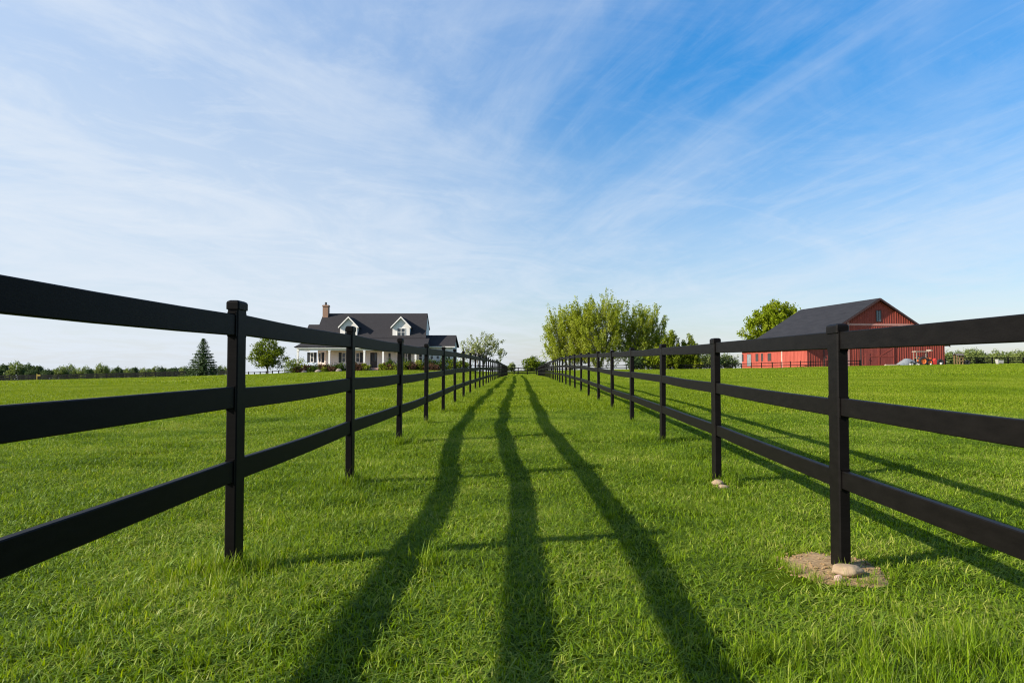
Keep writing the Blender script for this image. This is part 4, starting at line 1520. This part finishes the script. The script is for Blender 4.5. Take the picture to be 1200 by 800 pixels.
for i in range(150):     # looser, longer grass at the near right corner
    Y = RNG.uniform(1.7, 2.7)
    X = RNG.gauss(1.35, .35) * Y / 2.2
    if X > .75 and not in_soil(X, Y, 1.4):
        put(X, Y, RNG.randrange(5), RNG.uniform(.4, .8))
        if RNG.random() < .25:
            put(X, Y, 5 + RNG.randrange(3), RNG.uniform(.4, .7))
for i in range(110):
    Y = RNG.uniform(2.0, 9)
    X = RNG.uniform(-.9, .9) * Y
    if not in_soil(X, Y, 1.3):
        put(X, Y, RNG.choice((0, 1, 2, 3, 4, 5, 6, 7)), RNG.uniform(.3, .55))
q = P(500, 655, 3.6)
put(q.x, 3.62, 5, .8)
put(q.x + .03, 3.58, 6, .6)
put(1.60, 3.44, 6, .45)
put(1.70, 3.36, 5, .3)
for a in np.linspace(0, 6.28, 26):
    put(SOIL[0][0] + math.cos(a) * SOIL[0][2] * RNG.uniform(.82, 1.1), SOIL[0][1] + math.sin(a) * SOIL[0][3] * RNG.uniform(.82, 1.1), RNG.randrange(5), RNG.uniform(.25, .45))
scatter('tall_grass', tall_p, pts, 'longer grass tufts and seed stalks along the lane fences', MAT['grass'])

# ------------------------------------------------------------------ light and sky
SUN = Vector((1.73, .58, -1.0)).normalized()
sl_ = bpy.data.lights.new('sun', 'SUN')
sl_.energy = 5.0
sl_.angle = math.radians(.55)
sl_.color = (1.0, .945, .86)
so = link(bpy.data.objects.new('sun', sl_))
so.rotation_euler = SUN.to_track_quat('-Z', 'Y').to_euler()
so.location = (-30, -10, 20)

w = bpy.data.worlds.new('World')
sc.world = w
w.use_nodes = True
nt = w.node_tree
nt.nodes.clear()
out = nt.nodes.new('ShaderNodeOutputWorld')
bg = nt.nodes.new('ShaderNodeBackground')
bg.inputs['Strength'].default_value = .12
sky = nt.nodes.new('ShaderNodeTexSky')
sky.sky_type = 'NISHITA'
sky.sun_disc = False
sky.sun_elevation = math.asin(-SUN.z)
sky.sun_rotation = math.atan2(-SUN.x, -SUN.y)
sky.air_density = 1.0
sky.dust_density = .6
sky.ozone_density = 2.2
hs = N(nt, 'ShaderNodeHueSaturation')
hs.inputs['Saturation'].default_value = 1.52
hs.inputs['Value'].default_value = 1.07
nt.links.new(sky.outputs[0], hs.inputs['Color'])
tc = N(nt, 'ShaderNodeTexCoord')
sep = N(nt, 'ShaderNodeSeparateXYZ')
nt.links.new(tc.outputs['Generated'], sep.inputs[0])


def mth(op, a, b=None, clamp=False):
    n_ = N(nt, 'ShaderNodeMath', operation=op)
    n_.use_clamp = clamp
    for i, q_ in enumerate((a, b)):
        if q_ is None:
            continue
        if isinstance(q_, (int, float)):
            n_.inputs[i].default_value = q_
        else:
            nt.links.new(q_, n_.inputs[i])
    return n_.outputs[0]


zc_ = mth('ADD', mth('MAXIMUM', sep.outputs[2], 0.0), .09)
u_ = mth('DIVIDE', sep.outputs[0], zc_)
v_ = mth('DIVIDE', sep.outputs[1], zc_)
cmb = N(nt, 'ShaderNodeCombineXYZ')
nt.links.new(u_, cmb.inputs[0])
nt.links.new(v_, cmb.inputs[1])
# wind direction: streaks run along it
WA = math.atan2(-.275, .96)


def mapped(rot, scl, loc=(0, 0, 0)):
    m1_ = N(nt, 'ShaderNodeMapping')
    m1_.inputs['Rotation'].default_value = (0, 0, rot)
    nt.links.new(cmb.outputs[0], m1_.inputs['Vector'])
    m2_ = N(nt, 'ShaderNodeMapping')
    m2_.inputs['Scale'].default_value = scl
    m2_.inputs['Location'].default_value = loc
    nt.links.new(m1_.outputs[0], m2_.inputs['Vector'])
    return m2_.outputs[0]


def nz_(vec, scale, detail=8, rough=.6, dist=0.0):
    n_ = N(nt, 'ShaderNodeTexNoise', i_Scale=scale, i_Detail=detail, i_Roughness=rough, i_Distortion=dist)
    nt.links.new(vec, n_.inputs['Vector'])
    return n_.outputs['Fac']


def rng(f, a, b, c, d):
    n_ = N(nt, 'ShaderNodeMapRange', interpolation_type='SMOOTHSTEP')
    for i, q_ in enumerate((a, b, c, d)):
        n_.inputs[i + 1].default_value = q_
    nt.links.new(f, n_.inputs[0])
    return n_.outputs[0]


ROT = WA * 1.0      # mapping turns the streak axis onto Y
streak = nz_(mapped(ROT, (1.25, .24, 1), (3.1, 1.7, 0)), 1.0, 10, .60, .9)
fine = nz_(mapped(ROT, (5.0, .70, 1), (8, 2, 0)), 1.0, 10, .68, 1.2)
veil = nz_(mapped(ROT, (.50, .26, 1), (5.3, 9.1, 0)), 1.0, 6, .55, .6)
puff = nz_(mapped(ROT + .7, (1.15, .8, 1), (2.2, 4.4, 0)), 1.0, 11, .62, 1.5)
curl = nz_(mapped(ROT + 1.2, (2.6, 1.9, 1), (1.2, 7.4, 0)), 1.0, 11, .66, 2.4)
side = rng(u_, -1.6, .5, 1.0, 0.0)           # more cloud towards the sun side
low = rng(sep.outputs[2], .0, .40, 1.0, 0.0)   # thicker towards the horizon
wisp = mth('ADD', mth('MULTIPLY', rng(streak, .42, .86, 0, 1), .34), mth('MULTIPLY', rng(fine, .42, .84, 0, 1), .13))
wisp = mth('MULTIPLY', wisp, mth('SUBTRACT', 1.0, mth('MULTIPLY', side, .8)))
wisp = mth('MULTIPLY', wisp, rng(veil, .32, .64, .25, 1.15))
patch_ = mth('ADD', mth('MULTIPLY', rng(puff, .38, .74, 0, 1), .85), mth('MULTIPLY', rng(curl, .44, .76, 0, 1), .34))
patch_ = mth('MULTIPLY', patch_, mth('ADD', mth('ADD', mth('MULTIPLY', side, .72), .13), mth('MULTIPLY', low, .25)))
raw_ = mth('ADD', mth('ADD', wisp, patch_), mth('ADD', mth('MULTIPLY', low, .42), mth('MULTIPLY', side, .68)))
raw_ = mth('ADD', raw_, .04)
dens = mth('SUBTRACT', 1.0, mth('POWER', 2.718, mth('MULTIPLY', raw_, -1.45)), True)
mixc = N(nt, 'ShaderNodeMix', data_type='RGBA')
nt.links.new(dens, mixc.inputs[0])
dim = N(nt, 'ShaderNodeValToRGB')
els = dim.color_ramp.elements
for _ in range(2):
    els.new(.5)
for e_, (p_, c_) in zip(els, ((0, (.51, .48, .51)), (.12, (.62, .60, .63)), (.30, (.80, .80, .80)), (.52, (1.05, 1.05, 1.05)))):
    e_.position = p_
    e_.color = (*c_, 1)
nt.links.new(sep.outputs[2], dim.inputs['Fac'])
air = N(nt, 'ShaderNodeMix', data_type='RGBA', blend_type='MULTIPLY')
air.inputs[0].default_value = 1
nt.links.new(hs.outputs[0], air.inputs[6])
nt.links.new(dim.outputs[0], air.inputs[7])
nt.links.new(air.outputs[2], mixc.inputs[6])
mixc.inputs[7].default_value = (3.55, 3.9, 4.35, 1)
nt.links.new(mixc.outputs[2], bg.inputs['Color'])
nt.links.new(bg.outputs[0], out.inputs[0])
try:
    w.cycles.sampling_method = 'MANUAL'
    w.cycles.sample_map_resolution = 512
except Exception:
    pass

# ------------------------------------------------------------------ render settings
sc.render.engine = 'CYCLES'
sc.view_settings.view_transform = 'Standard'
sc.view_settings.look = 'None'
sc.view_settings.exposure = 0.85
sc.view_settings.gamma = 1.0
sc.cycles.filter_width = 1.15
sc.cycles.max_bounces = 6
sc.cycles.diffuse_bounces = 3
sc.cycles.glossy_bounces = 2
sc.cycles.transmission_bounces = 3
sc.cycles.transparent_max_bounces = 4
sc.cycles.caustics_reflective = False
sc.cycles.caustics_refractive = False
